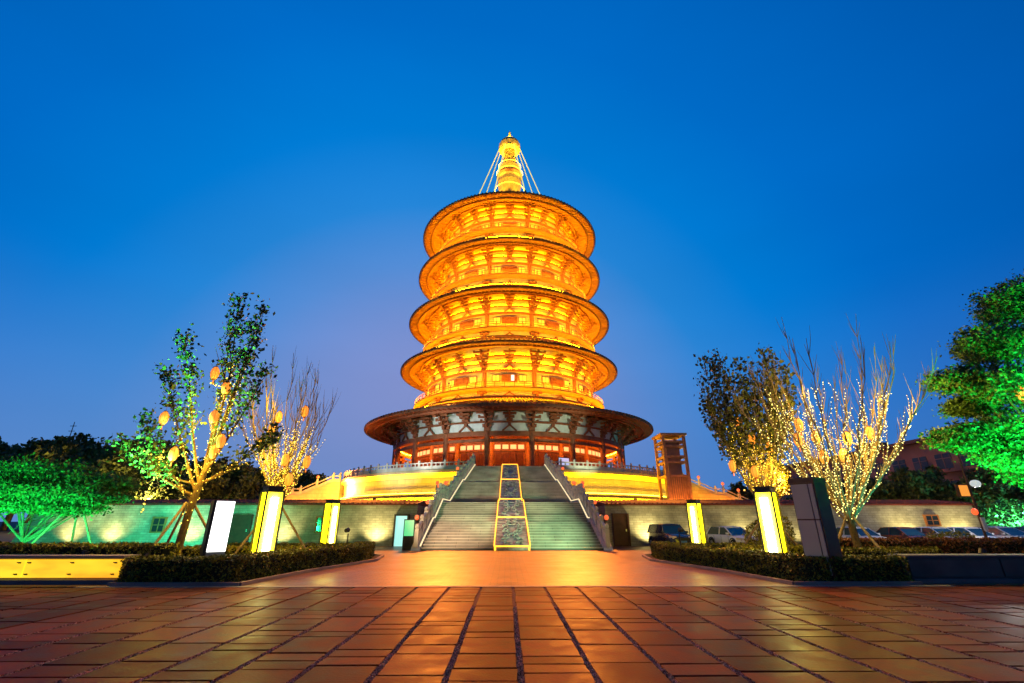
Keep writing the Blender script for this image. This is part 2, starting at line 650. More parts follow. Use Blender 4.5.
# foreground slabs
def slab_mat():
    m = bpy.data.materials.new('warm_tinted_slab')
    m.use_nodes = True
    nt = m.node_tree
    b = nt.nodes['Principled BSDF']
    tcn = nt.nodes.new('ShaderNodeTexCoord')
    geo = nt.nodes.new('ShaderNodeNewGeometry')
    rp = nt.nodes.new('ShaderNodeValToRGB')
    e = rp.color_ramp.elements
    e[0].color = (0.11, 0.024, 0.014, 1)  # grey-brown slabs reddened, the warm light is put into their colour
    e[1].color = (0.25, 0.055, 0.028, 1)
    e.new(0.5).color = (0.17, 0.036, 0.019, 1)
    nt.links.new(geo.outputs['Random Per Island'], rp.inputs[0])
    no = nt.nodes.new('ShaderNodeTexNoise')
    no.inputs['Scale'].default_value = 2.2
    no.inputs['Detail'].default_value = 9
    no.inputs['Roughness'].default_value = 0.7
    nt.links.new(tcn.outputs['Object'], no.inputs[0])
    mrn = nt.nodes.new('ShaderNodeMapRange')
    mrn.inputs[1].default_value = 0.3
    mrn.inputs[2].default_value = 0.7
    mrn.inputs[3].default_value = 0.5
    mrn.inputs[4].default_value = 1.4
    nt.links.new(no.outputs['Fac'], mrn.inputs[0])
    hs = nt.nodes.new('ShaderNodeHueSaturation')
    nt.links.new(mrn.outputs[0], hs.inputs['Value'])
    nt.links.new(rp.outputs[0], hs.inputs['Color'])
    nt.links.new(hs.outputs[0], b.inputs['Base Color'])
    r2 = nt.nodes.new('ShaderNodeMapRange')
    r2.inputs[1].default_value = 0.3
    r2.inputs[2].default_value = 0.7
    r2.inputs[3].default_value = 0.34
    r2.inputs[4].default_value = 0.60
    nt.links.new(no.outputs['Fac'], r2.inputs[0])
    nt.links.new(r2.outputs[0], b.inputs['Roughness'])
    b.inputs['Specular IOR Level'].default_value = 0.018
    b.inputs['Specular Tint'].default_value = (1.0, 0.50, 0.36, 1)  # reflections tinted red to mute the mirrored blue sky
    n2 = nt.nodes.new('ShaderNodeTexNoise')
    n2.inputs['Scale'].default_value = 28
    n2.inputs['Detail'].default_value = 6
    nt.links.new(tcn.outputs['Object'], n2.inputs[0])
    bp = nt.nodes.new('ShaderNodeBump')
    bp.inputs['Strength'].default_value = 0.45
    bp.inputs['Distance'].default_value = 0.008
    nt.links.new(n2.outputs['Fac'], bp.inputs['Height'])
    nt.links.new(bp.outputs[0], b.inputs['Normal'])
    return m


sl = MB()
PIT = 0.86
kmin = int(-24 / PIT)
for k in range(kmin, -kmin + 1):
    x0 = -0.16 + k * PIT + 0.034
    x1 = x0 + PIT - 0.068
    y = 1.0 + random.random() * 0.5
    while y < 14.1:
        L = random.choice([0.9, 0.9, 0.62, 0.34, 1.2, 0.45])
        y1 = min(y + L, 14.10)
        if y1 - y > 0.08:
            zb_ = 0.028 + random.uniform(-0.003, 0.003)
            zs = [zb_ + random.uniform(-0.0008, 0.0008) for _ in range(4)]
            bv = 0.008
            a, b_ = y, y1
            jx = [random.uniform(-.012, .012) for _ in range(4)]
            jy = [random.uniform(-.008, .008) for _ in range(4)]
            q4 = [(x0 + jx[0], a + jy[0]), (x1 + jx[1], a + jy[1]), (x1 + jx[2], b_ + jy[2]), (x0 + jx[3], b_ + jy[3])]
            sl.hexa([(q[0], q[1], -0.05) for q in q4] + [(q4[i_][0], q4[i_][1], zs[i_] - bv) for i_ in range(4)])
            i = len(sl.v)
            sl.f.pop(-5)     # open top of the skirt, replaced by the bevel
            sl.v += [(q4[0][0] + bv, q4[0][1] + bv, zs[0]), (q4[1][0] - bv, q4[1][1] + bv, zs[1]), (q4[2][0] - bv, q4[2][1] - bv, zs[2]), (q4[3][0] + bv, q4[3][1] - bv, zs[3])]
            t = i - 4
            sl.f += [(i, i + 1, i + 2, i + 3)] + [(t + q, t + (q + 1) % 4, i + (q + 1) % 4, i + q) for q in range(4)]
        y = y1 + random.choice([0.03, 0.035, 0.045])
tag(sl.build('slab_pavement', slab_mat()), kind='structure')
# gravel in the joints
gv = MB()
ico = []
t = (1 + 5 ** .5) / 2
octv = np.array([(1, 0, 0), (0, 1, 0), (-1, 0, 0), (0, -1, 0), (0, 0, 0.8), (0, 0, -0.8)], float)
octf = np.array([(0, 1, 4), (1, 2, 4), (2, 3, 4), (3, 0, 4), (1, 0, 5), (2, 1, 5), (3, 2, 5), (0, 3, 5)])


def blobs(mb, centers, rad, var=0.4):
    """tiny octahedra appended fast"""
    for c, r in zip(centers, rad):
        i = len(mb.v)
        q = Matrix.Rotation(random.random() * 3, 3, 'Z') @ Matrix.Rotation(random.random() * 3, 3, 'X')
        for v in octv:
            w = q @ Vector(v * r)
            mb.v.append((c[0] + w.x, c[1] + w.y, c[2] + w.z))
        for f in octf:
            mb.f.append((i + int(f[0]), i + int(f[1]), i + int(f[2])))


cs = []
for k in range(-9, 11):
    xj = -0.16 + k * PIT
    for _ in range(1500):
        y = 3.6 + 7.5 * random.random() ** 1.5
        if abs(xj) > y * 1.15 + 1:
            continue
        cs.append((xj + random.uniform(-0.036, 0.036), y, 0.021 + random.uniform(-0.004, 0.004)))
blobs(gv, cs, [random.uniform(0.008, 0.017) for _ in cs])
M_grav = mat('joint_gravel', (0.50, 0.24, 0.16), 0.6, 0.3, 3.0, island=0.8, spec=0.1)
tag(gv.build('joint_gravel', M_grav), 'small pebbles filling the joints of the slab pavement', 'gravel', kind='stuff')
g = MB()
g.box(-26, 26, 0.5, 14.118, -0.2, 0.008)
tag(g.build('joint_bed', mat('joint_bed', (0.22, 0.10, 0.065), 0.9, 0.5, 40.0, bump=0.8, bscale=60)), kind='structure')

# ================================================================== PAGODA
D = 85.0
CP = (0, D, 0)


def P(phi, r, z, t=0):
    """polar point about the pagoda's axis, phi=0 faces the plaza"""
    return Vector((r * math.sin(phi) + t * math.cos(phi), D - r * math.cos(phi) + t * math.sin(phi), z))


def obox(mb, phi, r, z, t, dr, dt, dz):
    pts = []
    for zz in (z - dz / 2, z + dz / 2):
        for (a, b) in ((r + dr / 2, t - dt / 2), (r + dr / 2, t + dt / 2), (r - dr / 2, t + dt / 2), (r - dr / 2, t - dt / 2)):
            pts.append(P(phi, a, zz, b))
    mb.hexa(pts)


pag = thing('pagoda', 'tall round golden-lit five-tier pagoda crowned by a gilded spire', 'pagoda', (0, D, 0))


def part(mb, name, m, parent=pag, smooth=False):
    return mb.build(name, m, parent, smooth)


def bracket(phi, R0, z0, s=1.0, proj_=1.9, tiers=4, material=None, parent=pag):
    """stepped timber bracket set: cap block, outward stepping arms and cross arms"""
    mb = MB()
    obox(mb, phi, R0, z0, 0, .62 * s, .7 * s, .42 * s)
    st = .46 * s
    for k in range(tiers):
        out = R0 + .35 + proj_ * (k + 1) / tiers
        z = z0 + .34 * s + k * st
        obox(mb, phi, (R0 - .3 + out) / 2, z, 0, out - R0 + .3, .2 * s, .24 * s)
        w = (1.1 + .35 * k) * s
        rr = R0 + .25 + proj_ * k / tiers
        obox(mb, phi, rr, z + .02, 0, .2 * s, w, .22 * s)
        for sg in (-1, 0, 1):
            obox(mb, phi, rr, z + .21 * s, sg * (w / 2 - .12), .26 * s, .26 * s, .17 * s)
        obox(mb, phi, out - .12, z + .2 * s, 0, .3 * s, .3 * s, .18 * s)
    # downward sloping lever arm
    mb.bar(P(phi, R0 - .2, z0 + st * tiers + .55), P(phi, R0 + proj_ + .75, z0 + st * (tiers - 1) + .1), .2 * s, .24 * s)
    return part(mb, 'bracket_set', material or M_woodlit, parent)


def chevron(phi, R0, z0, h, w, s=1.0, material=None):
    mb = MB()
    mb.bar(P(phi, R0, z0, -w / 2), P(phi, R0, z0 + h, -.02), .22 * s, .2 * s, P(phi, 1, 0) - P(phi, 0, 0))
    mb.bar(P(phi, R0, z0, w / 2), P(phi, R0, z0 + h, .02), .22 * s, .2 * s, P(phi, 1, 0) - P(phi, 0, 0))
    obox(mb, phi, R0, z0 + h + .12 * s, 0, .36 * s, .44 * s, .24 * s)
    return part(mb, 'chevron_strut', material or M_woodlit)


def roof(Re, He, Ri, Hi, nrib, m_tile, sag=0.8):
    """tiled annular roof from eave (Re,He) up to (Ri,Hi) with tile ribs, eave discs"""
    prof = []
    N = 9
    for k in range(N):
        t = k / (N - 1)
        r = Re + (Ri - Re) * t
        z = He + (Hi - He) * (t ** 1.25) - sag * 0.15 * math.sin(PI * t)
        prof.append((r, z))
    mb = MB()
    mb.lathe(prof, 180, CP)
    for j in range(nrib):
        ph = 2 * PI * j / nrib
        pts = [P(ph, r + (0.06 if i == 0 else 0), z + .03) for i, (r, z) in enumerate(prof[::2])]
        mb.tube(pts, .11, 5)
    rf = part(mb, 'roof', m_tile)
    # eave board + tile ends
    mb = MB()
    mb.ring(Re - .25, Re - .04, He - .30, He + .005, 180, CP)
    part(mb, 'eave_board', m_tile, rf)
    mb = MB()
    for j in range(nrib):
        ph = 2 * PI * j / nrib
        obox(mb, ph, Re + .06, He - .10, 0, .09, .24, .30)
    part(mb, 'tile_ends', m_tile, rf)
    return rf


def soffit(Re, He, Ri, Hi, nraf, m, rings=True):
    """rafters and boarding under the eave"""
    mb = MB()
    rm = Re - 1.55
    hm = He - .28 + (Hi - He + .28) * .12
    mb.lathe([(Re - .25, He - .26), (rm, hm), (Ri, Hi)], 180, CP)
    so = part(mb, 'soffit', m)
    mb = MB()
    for j in range(nraf):
        ph = 2 * PI * j / nraf
        mb.bar(P(ph, Re - .28, He - .34), P(ph, rm + .05, hm - .09), .13, .13)
    part(mb, 'eave_rafters', m, so)
    mb = MB()
    for j in range(nraf):
        ph = 2 * PI * (j + .5) / nraf
        mb.bar(P(ph, rm - .12, hm - .12), P(ph, Ri, Hi - .06), .10, .10)
    part(mb, 'inner_rafters', m, so)
    mb = MB()
    mb.ring(rm - .1, rm + .1, hm - .3, hm - .02, 180, CP)
    part(mb, 'rafter_ring', M_wood if m is not M_soffit_low else m, so)
    if rings:
        for f, h in ((.60, .30), (.76, .30)):
            r = rm + (Ri - rm) * f
            z = hm + (Hi - hm) * f
            mb = MB()
            mb.ring(r - .13, r + .13, z - .12 - h, z - .12, 144, CP)
            part(mb, 'purlin', M_woodlit, so)
    return so


# ---- drum terrace -----------------------------------------------------------------
TZ = 7.6
ter = thing('round_terrace', 'broad round stone terrace with glowing yellow wall beneath the pagoda', 'terrace', (0, D, 0))
mb = MB()
mb.lathe([(0.01, TZ - .02), (27.9, TZ - .02), (27.9, TZ - .35), (27.6, TZ - .42), (27.35, TZ - .9), (27.3, 5.0), (27.6, 4.86), (27.6, 4.7), (27.35, 4.62),
          (27.35, 4.5), (27.9, 4.35), (27.9, 3.5)], 180, CP)
mb.build('drum_wall', M_drum, ter)
mb = MB()
mb.ring(28.35, 28.55, 3.72, 3.92, 180, CP)
mb.build('light_trough', M_tilem, ter)
mb = MB()
mb.lathe([(28.0, 3.80), (28.30, 3.80)], 120, CP)
mb.build('light_strip', E_drum, ter)
mb = MB()
mb.lathe([(27.62, 4.88), (27.72, 4.92)], 120, CP)
mb.build('ledge_light_strip', emat('yellow_ledge_strip', (1, .6, .03), 30), ter)


def balus_post(mb, x, y, z, h=1.15, w=.2):
    mb.box(x - w / 2, x + w / 2, y - w / 2, y + w / 2, z, z + h * .78)
    mb.lathe([(w * .3, h * .78), (w * .55, h * .82), (w * .58, h * .9), (w * .45, h * .97), (0.01, h)], 8, (x, y, z))


def balustrade_arc(label, phis, r, z, step_m, post_h=1.25, side='left'):
    c = P((phis[0] + phis[1]) / 2, r, z)
    t = thing('balustrade', label, 'balustrade', tuple(c), group='balustrades round the terrace')
    n = max(2, int(abs(phis[1] - phis[0]) * r / step_m))
    pts = [P(phis[0] + (phis[1] - phis[0]) * k / n, r, z) for k in range(n + 1)]
    for p in pts:
        m_ = MB()
        balus_post(m_, p.x, p.y, z, post_h, .24)
        m_.build('post', M_marble, t)
    for k in range(n):
        a, b_ = pts[k], pts[k + 1]
        m_ = MB()
        d = (b_ - a).normalized() * .12
        for h0, h1, w in ((0.0, .50, .12), (.80, .92, .14)):
            zz = Vector((0, 0, (h0 + h1) / 2))
            m_.bar(a + d + zz, b_ - d + zz, w, h1 - h0)
        for f in (.33, .67):
            q = a.lerp(b_, f)
            m_.bar(q + Vector((0, 0, .5)), q + Vector((0, 0, .8)), .12, .14, (1, 0, 0))
        m_.build('rail_panel', M_marble, t)
    return t


balustrade_arc('white-lit marble balustrade curving along the left terrace rim', (R(-96), R(-9.4)), 27.5, TZ, 1.75)
balustrade_arc('dim orange-grey stone balustrade curving along the right terrace rim', (R(9.4), R(96)), 27.5, TZ, 1.75)

# ---- ground storey ---------------------------------------------------------------
G0 = TZ
NB = 20
mb = MB()
mb.ring(0.05, 21.2, G0 - .05, G0 + .16, 120, CP)
part(mb, 'plinth', M_marble)
mb = MB()
mb.lathe([(16.8, G0), (16.8, 13.4)], 160, CP)
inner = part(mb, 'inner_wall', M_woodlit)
mb = MB()
mb.ring(16.7, 20.1, 13.38, 13.5, 120, CP)
part(mb, 'corridor_ceiling', M_soffit)
for k in range(NB):
    ph = 2 * PI * (k + .5) / NB
    mb = MB()
    c = P(ph, 20, G0)
    mb.lathe([(.55, .1), (.50, .35), (.40, .42), (.40, 5.8)], 14, tuple(c), cap=True)
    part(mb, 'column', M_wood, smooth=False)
    mb = MB()
    c = P(ph, 16.9, G0)
    mb.lathe([(.34, .1), (.34, 5.8)], 10, tuple(c), cap=True)
    part(mb, 'inner_column', M_woodlit)
for z0, z1, w in ((12.82, 13.42, .36), (12.0, 12.42, .28)):
    mb = MB()
    mb.ring(20 - w / 2, 20 + w / 2, z0, z1, 160, CP)
    part(mb, 'ring_beam', M_wood)
mb = MB()
mb.ring(16.84, 17.0, 12.35, 12.6, 160, CP)
mb.ring(16.84, 17.0, 11.15, 11.33, 160, CP)
part(mb, 'inner_beam', M_wood)
for k in range(NB):
    phc = 2 * PI * k / NB
    for t in (-1.7, -.57, .57, 1.7):
        mb = MB()
        phq = phc + t / 16.9
        obox(mb, phq, 16.9, 11.75, 0, .12, 1.05, .82)
        f = part(mb, 'window_frame', M_wood)
        mb = MB()
        obox(mb, phq, 16.97, 11.75, 0, .03, .86, .62)
        part(mb, 'pane', E_pane1, f)
for k in range(NB):
    phc = 2 * PI * k / NB
    mb = MB()
    front = k in (0,)
    hgt = 3.3
    for t in (-1.55, -.52, .52, 1.55):
        obox(mb, phc + t / 16.95, 16.93, G0 + .1 + hgt / 2, 0, .14, .98, hgt)
        for q in range(5):
            obox(mb, phc + (t - .4 + q * .2) / 16.95, 17.03, G0 + .5 + hgt / 2, 0, .05, .06, hgt - 1.2)
    if k % 2 == 0 or k in (0, 1, NB - 1):
        part(mb, 'lattice_door', mat('door_timber', (0.13, 0.035, 0.018), .6, .25, 3.0))
    else:
        part(mb, 'timber_screen', M_wood)
mb = MB()
obox(mb, R(26), 18.0, G0 + 2.0, 0, .15, 1.9, 1.5)
scr = part(mb, 'notice_screen', M_dark)
mb = MB()
obox(mb, R(26), 18.1, G0 + 2.0, 0, .06, 1.7, 1.3)
part(mb, 'screen_face', E_blue, scr)
mb = MB()
for k in range(60):
    a0, a1 = 2 * PI * k / 60, 2 * PI * (k + .8) / 60
    mb.lathe([(19.3, 13.30), (19.5, 13.30)], 2, CP, a0=a0, a1=a1)
part(mb, 'corridor_light', E_corr)
# frieze
mb = MB()
mb.lathe([(19.95, 13.4), (19.95, 16.3)], 160, CP)
part(mb, 'frieze_wall', M_plasterw)
mb = MB()
mb.ring(19.97, 20.17, 14.66, 14.9, 160, CP)
part(mb, 'frieze_beam', M_wood)
for k in range(NB):
    bracket(2 * PI * (k + .5) / NB, 20.05, 13.75, 1.15, 2.2, 4, M_wood)
    chevron(2 * PI * k / NB, 20.15, 13.5, .85, 2.0, 1.0, M_wood)
    mb = MB()
    ph = 2 * PI * k / NB
    for q in range(3):
        obox(mb, ph, 20.3 + .45 * q, 15.05 + .36 * q, 0, .7, .9 + .5 * q, .26)
        obox(mb, ph, 20.5 + .45 * q, 15.22 + .36 * q, 0, .9, .26, .2)
    part(mb, 'bracket_block', M_wood)
roof(25.3, 16.2, 16.2, 19.35, 220, M_tilem)
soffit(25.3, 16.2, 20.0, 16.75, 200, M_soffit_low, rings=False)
mb = MB()
mb.ring(22.3, 22.65, 15.9, 16.2, 160, CP)
part(mb, 'eave_purlin', M_wood)

# ---- upper storeys ----------------------------------------------------------------
# (floor z, balcony R, wall R, eave R, eave z, roof top R, roof top z)
ST = [(20.75, 17.4, 15.2, 20.2, 27.2, 15.6, 29.4),
      (31.05, 16.6, 14.4, 19.4, 36.8, 14.9, 39.2),
      (41.15, 15.8, 13.6, 18.3, 46.8, 14.0, 49.2),
      (51.05, 15.2, 12.7, 18.1, 56.4, 2.6, 63.5)]
NU = 12
prevtop = (16.2, 19.35)
for si, (fz, Rb, Rw, Re, He, Rt, Ht) in enumerate(ST):
    r0, z0 = prevtop
    # frieze band under the balcony
    mb = MB()
    mb.lathe([(r0 - .1, z0 - .4), (r0 - .1, fz - .3)], 144, CP)
    part(mb, 'balcony_frieze', M_plaster)
    mb = MB()
    mb.ring(r0 - .12, r0 + .22, z0 - .12, z0 + .22, 144, CP)
    part(mb, 'frieze_sill', M_woodlit)
    fh = fz - .45 - z0
    for k in range(NU):
        ph = 2 * PI * (k + .5) / NU
        mb = MB()
        obox(mb, ph, r0 + .15, z0 + .45, 0, .5, .42, .5)
        obox(mb, ph, r0 + .25, z0 + .72, 0, .5, 1.5, .22)
        obox(mb, ph, r0 + .45, z0 + .72, 0, .9, .22, .22)
        for sg in (-1, 0, 1):
            obox(mb, ph, r0 + .25, z0 + .90, sg * .62, .4, .28, .18)
        part(mb, 'frieze_bracket', M_woodlit)
        chevron(2 * PI * k / NU, r0 + .02, z0 + .2, .55, 1.9, .8)
    # balcony slab with flared mouldings
    mb = MB()
    mb.lathe([(r0 - .1, fz - .50), (r0 + .35, fz - .52), (r0 + .45, fz - .42), (Rb - .25, fz - .30), (Rb - .15, fz - .22),
              (Rb + .05, fz - .20), (Rb + .05, fz - .02), (Rb - .1, fz), (Rw - .2, fz + .01)], 160, CP)
    part(mb, 'balcony', M_soffit)
    # railing
    mb = MB()
    nr = 72
    for k in range(nr):
        ph = 2 * PI * (k + .5) / nr
        obox(mb, ph, Rb - .12, fz + .42, 0, .08, .09, .86)
    for zz in (.18, .48, .84):
        mb.ring(Rb - .155, Rb - .085, fz + zz - .03, fz + zz + .03, 144, CP)
    part(mb, 'railing', M_wood)
    # light strips: on balcony floor and on the roof below
    mb = MB()
    mb.lathe([(Rb - .40, fz + .05), (Rb - .30, fz + .05)], 96, CP)
    part(mb, 'light_strip', E_strip)
    mb = MB()
    zr = z0 + .12 - .35
    mb.lathe([(r0 + 1.15, zr), (r0 + 1.25, zr)], 96, CP)
    part(mb, 'roof_light_strip', E_strip2)
    mb = MB()
    mb.ring(r0 + 1.34, r0 + 1.38, zr - .08, zr + .09, 120, CP)
    part(mb, 'light_cove', M_woodlit)
    for zz_, rr_ in ((fz + 3.36, Rw + .22), (fz + 4.60, Rw + .16), (fz + 5.80, Rw + .2)):
        mb = MB()
        mb.lathe([(rr_, zz_), (rr_ + .07, zz_)], 96, CP)
        part(mb, 'wall_light_strip', E_wallst)
    # wall
    ztop = He + 1.35
    mb = MB()
    mb.lathe([(Rw, fz), (Rw, ztop)], 160, CP)
    part(mb, 'wall', M_plaster)
    wl = He - fz            # available height to the eave
    zl = fz + 3.0            # top of window zone
    for z_, hh, ww in ((zl, .34, .34), (zl + 1.35, .22, .26), (zl + 2.5, .28, .3), (fz + .15, .3, .2)):
        mb = MB()
        mb.ring(Rw - .1, Rw + ww, z_, z_ + hh, 144, CP)
        part(mb, 'ring_beam', M_woodlit)
    for k in range(NU):
        ph = 2 * PI * (k + .5) / NU
        mb = MB()
        mb.lathe([(.34, 0), (.34, 3.35)], 12, tuple(P(ph, Rw + .12, fz)), cap=True)
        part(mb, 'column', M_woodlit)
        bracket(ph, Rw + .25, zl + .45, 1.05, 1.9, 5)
        ph2 = 2 * PI * k / NU
        chevron(ph2, Rw + .12, zl + .34, .75, 1.8, 1.0)
        mb = MB()
        for q in range(4):
            obox(mb, ph2, Rw + .3 + .36 * q, zl + 1.6 + .42 * q, 0, .6, .9 + .35 * q, .24)
            obox(mb, ph2, Rw + .5 + .36 * q, zl + 1.8 + .42 * q, 0, .8, .26, .2)
        part(mb, 'bracket_block', M_woodlit)
        # window band of this bay
        mb = MB()
        lw = 1.3 if si != 0 else 1.25
        obox(mb, ph2, Rw + .14, fz + 1.85, 0, .16, 2 * lw, 1.25)
        fr = part(mb, 'lattice_panel', M_wood)
        mb = MB()
        for q in range(9):
            obox(mb, ph2, Rw + .25, fz + 1.85, -lw + .15 + q * (2 * lw - .3) / 8, .05, .05, 1.1)
        for q in (-.55, 0, .55):
            obox(mb, ph2, Rw + .26, fz + 1.85 + q, 0, .05, 2 * lw - .1, .07)
        part(mb, 'lattice', M_woodlit, fr)
        for sg in (-1, 1):
            mb = MB()
            pw = ph2 + sg * 2.1 / Rw
            obox(mb, pw, Rw + .1, fz + 1.85, 0, .12, 1.25, 1.2)
            wf = part(mb, 'window', M_woodlit)
            mb = MB()
            for q in (-.29, .29):
                obox(mb, pw, Rw + .17, fz + 1.85, q, .04, .5, 1.0)
            part(mb, 'pane', E_pane, wf)
        if si == 0 and k == 0:
            mb = MB()
            obox(mb, ph2, Rw + .29, fz + 1.85, .5, .04, .5, 1.0)
            part(mb, 'bright_pane', E_panew, fr)
    roof(Re, He, Rt, Ht, 180 if si < 3 else 160, M_tile)
    soffit(Re, He, Rw + .1, He + 1.25, 170, M_soffit)
    prevtop = (Rt, Ht)

# ---- spire -------------------------------------------------------------------------
mb = MB()
mb.lathe([(2.6, 63.2), (3.4, 63.4), (3.4, 64.4), (2.9, 64.8), (2.4, 66), (2.2, 68), (2.25, 70), (2.5, 71.5), (2.75, 73), (2.6, 74.0),
          (2.75, 74.5)], 32, CP)
sp = part(mb, 'spire', M_gold)
for (z, r, h) in ((75.0, 3.0, .8), ):
    mb = MB()
    mb.lathe([(2.3, z - .5), (r * .92, z - .4), (r, z), (r * .96, z + .35), (2.3, z + .5)], 32, CP)
    part(mb, 'spire_collar', M_wood if False else M_woodlit, sp)
mb = MB()
mb.lathe([(2.3, 75.4), (2.5, 76.0), (2.45, 77.2), (2.1, 78.0), (1.75, 78.3), (1.85, 78.6), (1.6, 78.9), (1.62, 79.2)], 32, CP)
part(mb, 'spire_bulb', M_gold, sp)
for k in range(9):
    z = 79.3 + k * .38
    r = 1.55 - .035 * k
    mb = MB()
    mb.lathe([(r * .8, z), (r, z + .06), (r, z + .2), (r * .8, z + .26), (r * .8, z + .38)], 28, CP)
    part(mb, 'spire_disc', M_gold, sp)
mb = MB()
mb.lathe([(1.2, 82.6), (1.9, 82.5), (2.3, 82.7), (2.5, 83.2), (2.45, 84.2), (2.2, 85.0), (1.5, 85.8), (.6, 86.2), (.35, 86.4)], 32, CP)
can = part(mb, 'spire_canopy', M_gold, sp)
mb = MB()
for k in range(16):
    ph = 2 * PI * k / 16
    mb.bar(P(ph, 2.44, 82.6), P(ph, 2.52, 84.1), .2, .12)
part(mb, 'canopy_ribs', M_gold, can)
mb = MB()
mb.lathe([(.12, 86.3), (.15, 86.8), (.4, 87.1), (.42, 87.4), (.2, 87.7), (.3, 88.0), (.26, 88.3), (.05, 88.9)], 16, CP)
part(mb, 'spire_finial', M_gold, sp)
for z, r in ((71.0, 3.3), (75.75, 2.95), (77.9, 2.5), (82.3, 1.75)):
    mb = MB()
    mb.lathe([(r, z), (r + .05, z)], 40, CP)
    part(mb, 'spire_light_ring', E_spire, sp)
for k_, (ph_, sd_) in enumerate(((R(-40), 'front left'), (R(40), 'front right'), (R(180), 'rear'))):
    for kk_, (pw_, tz_) in enumerate(((60000, 84.3), (16000, 75.5))):
        lamp('spire_floodlamp', 'SPOT', tuple(P(ph_, 10.5, 60.6 + .2 * kk_)), pw_, (1, .60, .06), sp, (0, D, tz_), .2, 16 if kk_ == 0 else 22, .6)
lamp('finial_fill', 'POINT', tuple(P(0, 1.6, 86.4)), 350, (1, .65, .1), sp, size=.1)  # unseen fill light added to brighten the finial
E_chain = emat('lit_chain_bulbs', (1.0, .80, .10), 1.5, False)
for k in range(8):
    ph = 2 * PI * (k + .5) / 8
    a = P(ph, 2.35, 83.2)
    b_ = P(ph, 9.6, 61.0)
    mb = MB()
    mb.tube([a, a.lerp(b_, .5) - Vector((0, 0, .35)), b_], .05, 5)
    ch = part(mb, 'spire_chain', M_wood, sp)
    mb = MB()
    for q in range(60):
        f = (q + .5) / 60
        c = a.lerp(b_, f) - Vector((0, 0, 1.4 * f * (1 - f)))
        mb.ball(tuple(c), .13, 1, 5, 3)
    part(mb, 'chain_lights', E_chain, ch)
for ph in (R(-52), R(52), R(9), R(-100), R(100)):
    mb = MB()
    mb.lathe([(.12, 0), (.14, .25), (.22, .4), (.2, .62), (.04, .8)], 10, tuple(P(ph, 17.6, 56.5)), cap=True)
    part(mb, 'eave_ornament', M_gold)

# ================================================================== LOWER HALL (square podium)
WX = 34.3
M_coping = mat('coping_tile', (0.18, 0.036, 0.02), .6, .2, 2.0)


def hall(sign):
    nm = 'left' if sign < 0 else 'right'
    x0, x1 = (6.9, WX)
    lab = ('long grey stone perimeter wall left of the stairs, washed green and yellow' if sign < 0 else
           'long grey stone perimeter wall right of the stairs behind the parked cars')
    t = thing('perimeter_wall', lab, 'wall', (sign * 20, 38, 0))
    mb = MB()
    xa, xb = x0 * sign, x1 * sign
    b0, b1 = (x1 + 1.35) * sign, x1 * sign
    # battered front face
    lo, hi = sorted((xa, b0))
    lo2, hi2 = sorted((xa, b1))
    mb.hexa([(lo, 36.0, -.1), (hi, 36.0, -.1), (hi, 47.0, -.1), (lo, 47.0, -.1), (lo2, 36.18, 2.78), (hi2, 36.18, 2.78), (hi2, 47, 2.78), (lo2, 47, 2.78)])
    mb.build('wall', M_wall, t)
    mb = MB()
    lo, hi = sorted((xa, (x1 + .25) * sign))
    mb.hexa([(lo, 35.95, 2.79), (hi, 35.95, 2.79), (hi, 47.0, 2.79), (lo, 47.0, 2.79), (lo, 35.95, 2.9), (hi, 35.95, 2.9), (hi, 47, 2.9), (lo, 47, 2.9)])
    cp = mb.build('cornice', M_coping, t)
    mb = MB()
    mb.hexa([(lo, 36.1, 2.902), (hi, 36.1, 2.902), (hi, 50.0, 2.902), (lo, 50.0, 2.902), (lo, 39.6, 3.26), (hi, 39.6, 3.26), (hi, 50, 3.26), (lo, 50, 3.26)])
    for k in range(int((hi - lo) / .34)):
        xx = lo + .17 + k * .34
        mb.tube([(xx, 36.08, 2.93), (xx, 39.6, 3.28)], .06, 4)
    mb.build('tiled_slope', M_coping, t)
    return t


hl = hall(-1)
hr = hall(1)
mb = MB()
mb.box(-36, 36, 50.0, 130, -.1, 3.66)
mb.box(-6.9, 6.9, 45.0, 50.0, -.1, 3.0)
tag(mb.build('podium_block', M_coping), 'flat dark red podium roof carrying the round terrace', 'podium')


def wall_window(par, x, z0, z1, w, green=False):
    mb = MB()
    fd = .12
    for (a, b_, c, d) in ((x - w / 2 - .1, x - w / 2, z0 - .1, z1 + .1), (x + w / 2, x + w / 2 + .1, z0 - .1, z1 + .1),
                          (x - w / 2, x + w / 2, z0 - .1, z0), (x - w / 2, x + w / 2, z1, z1 + .1)):
        mb.box(a, b_, 35.985, 36.25, c, d)
    mb.box(x - .025, x + .025, 36.0, 36.2, z0, z1)
    mb.box(x - w / 2, x + w / 2, 36.0, 36.2, (z0 + z1) / 2 - .02, (z0 + z1) / 2 + .02)
    fr = mb.build('window_frame', M_woodlit, par)
    mb = MB()
    mb.box(x - w / 2, x + w / 2, 36.02, 36.24, z0, z1)
    mb.build('pane', M_glassd, fr)


wall_window(hl, -13.65, 1.0, 1.92, .82)
wall_window(hl, -25.4, 1.0, 1.88, .8)
wall_window(hr, 30.9, 1.45, 2.05, .86)
wall_window(hr, 22.5, 1.3, 2.0, .86)


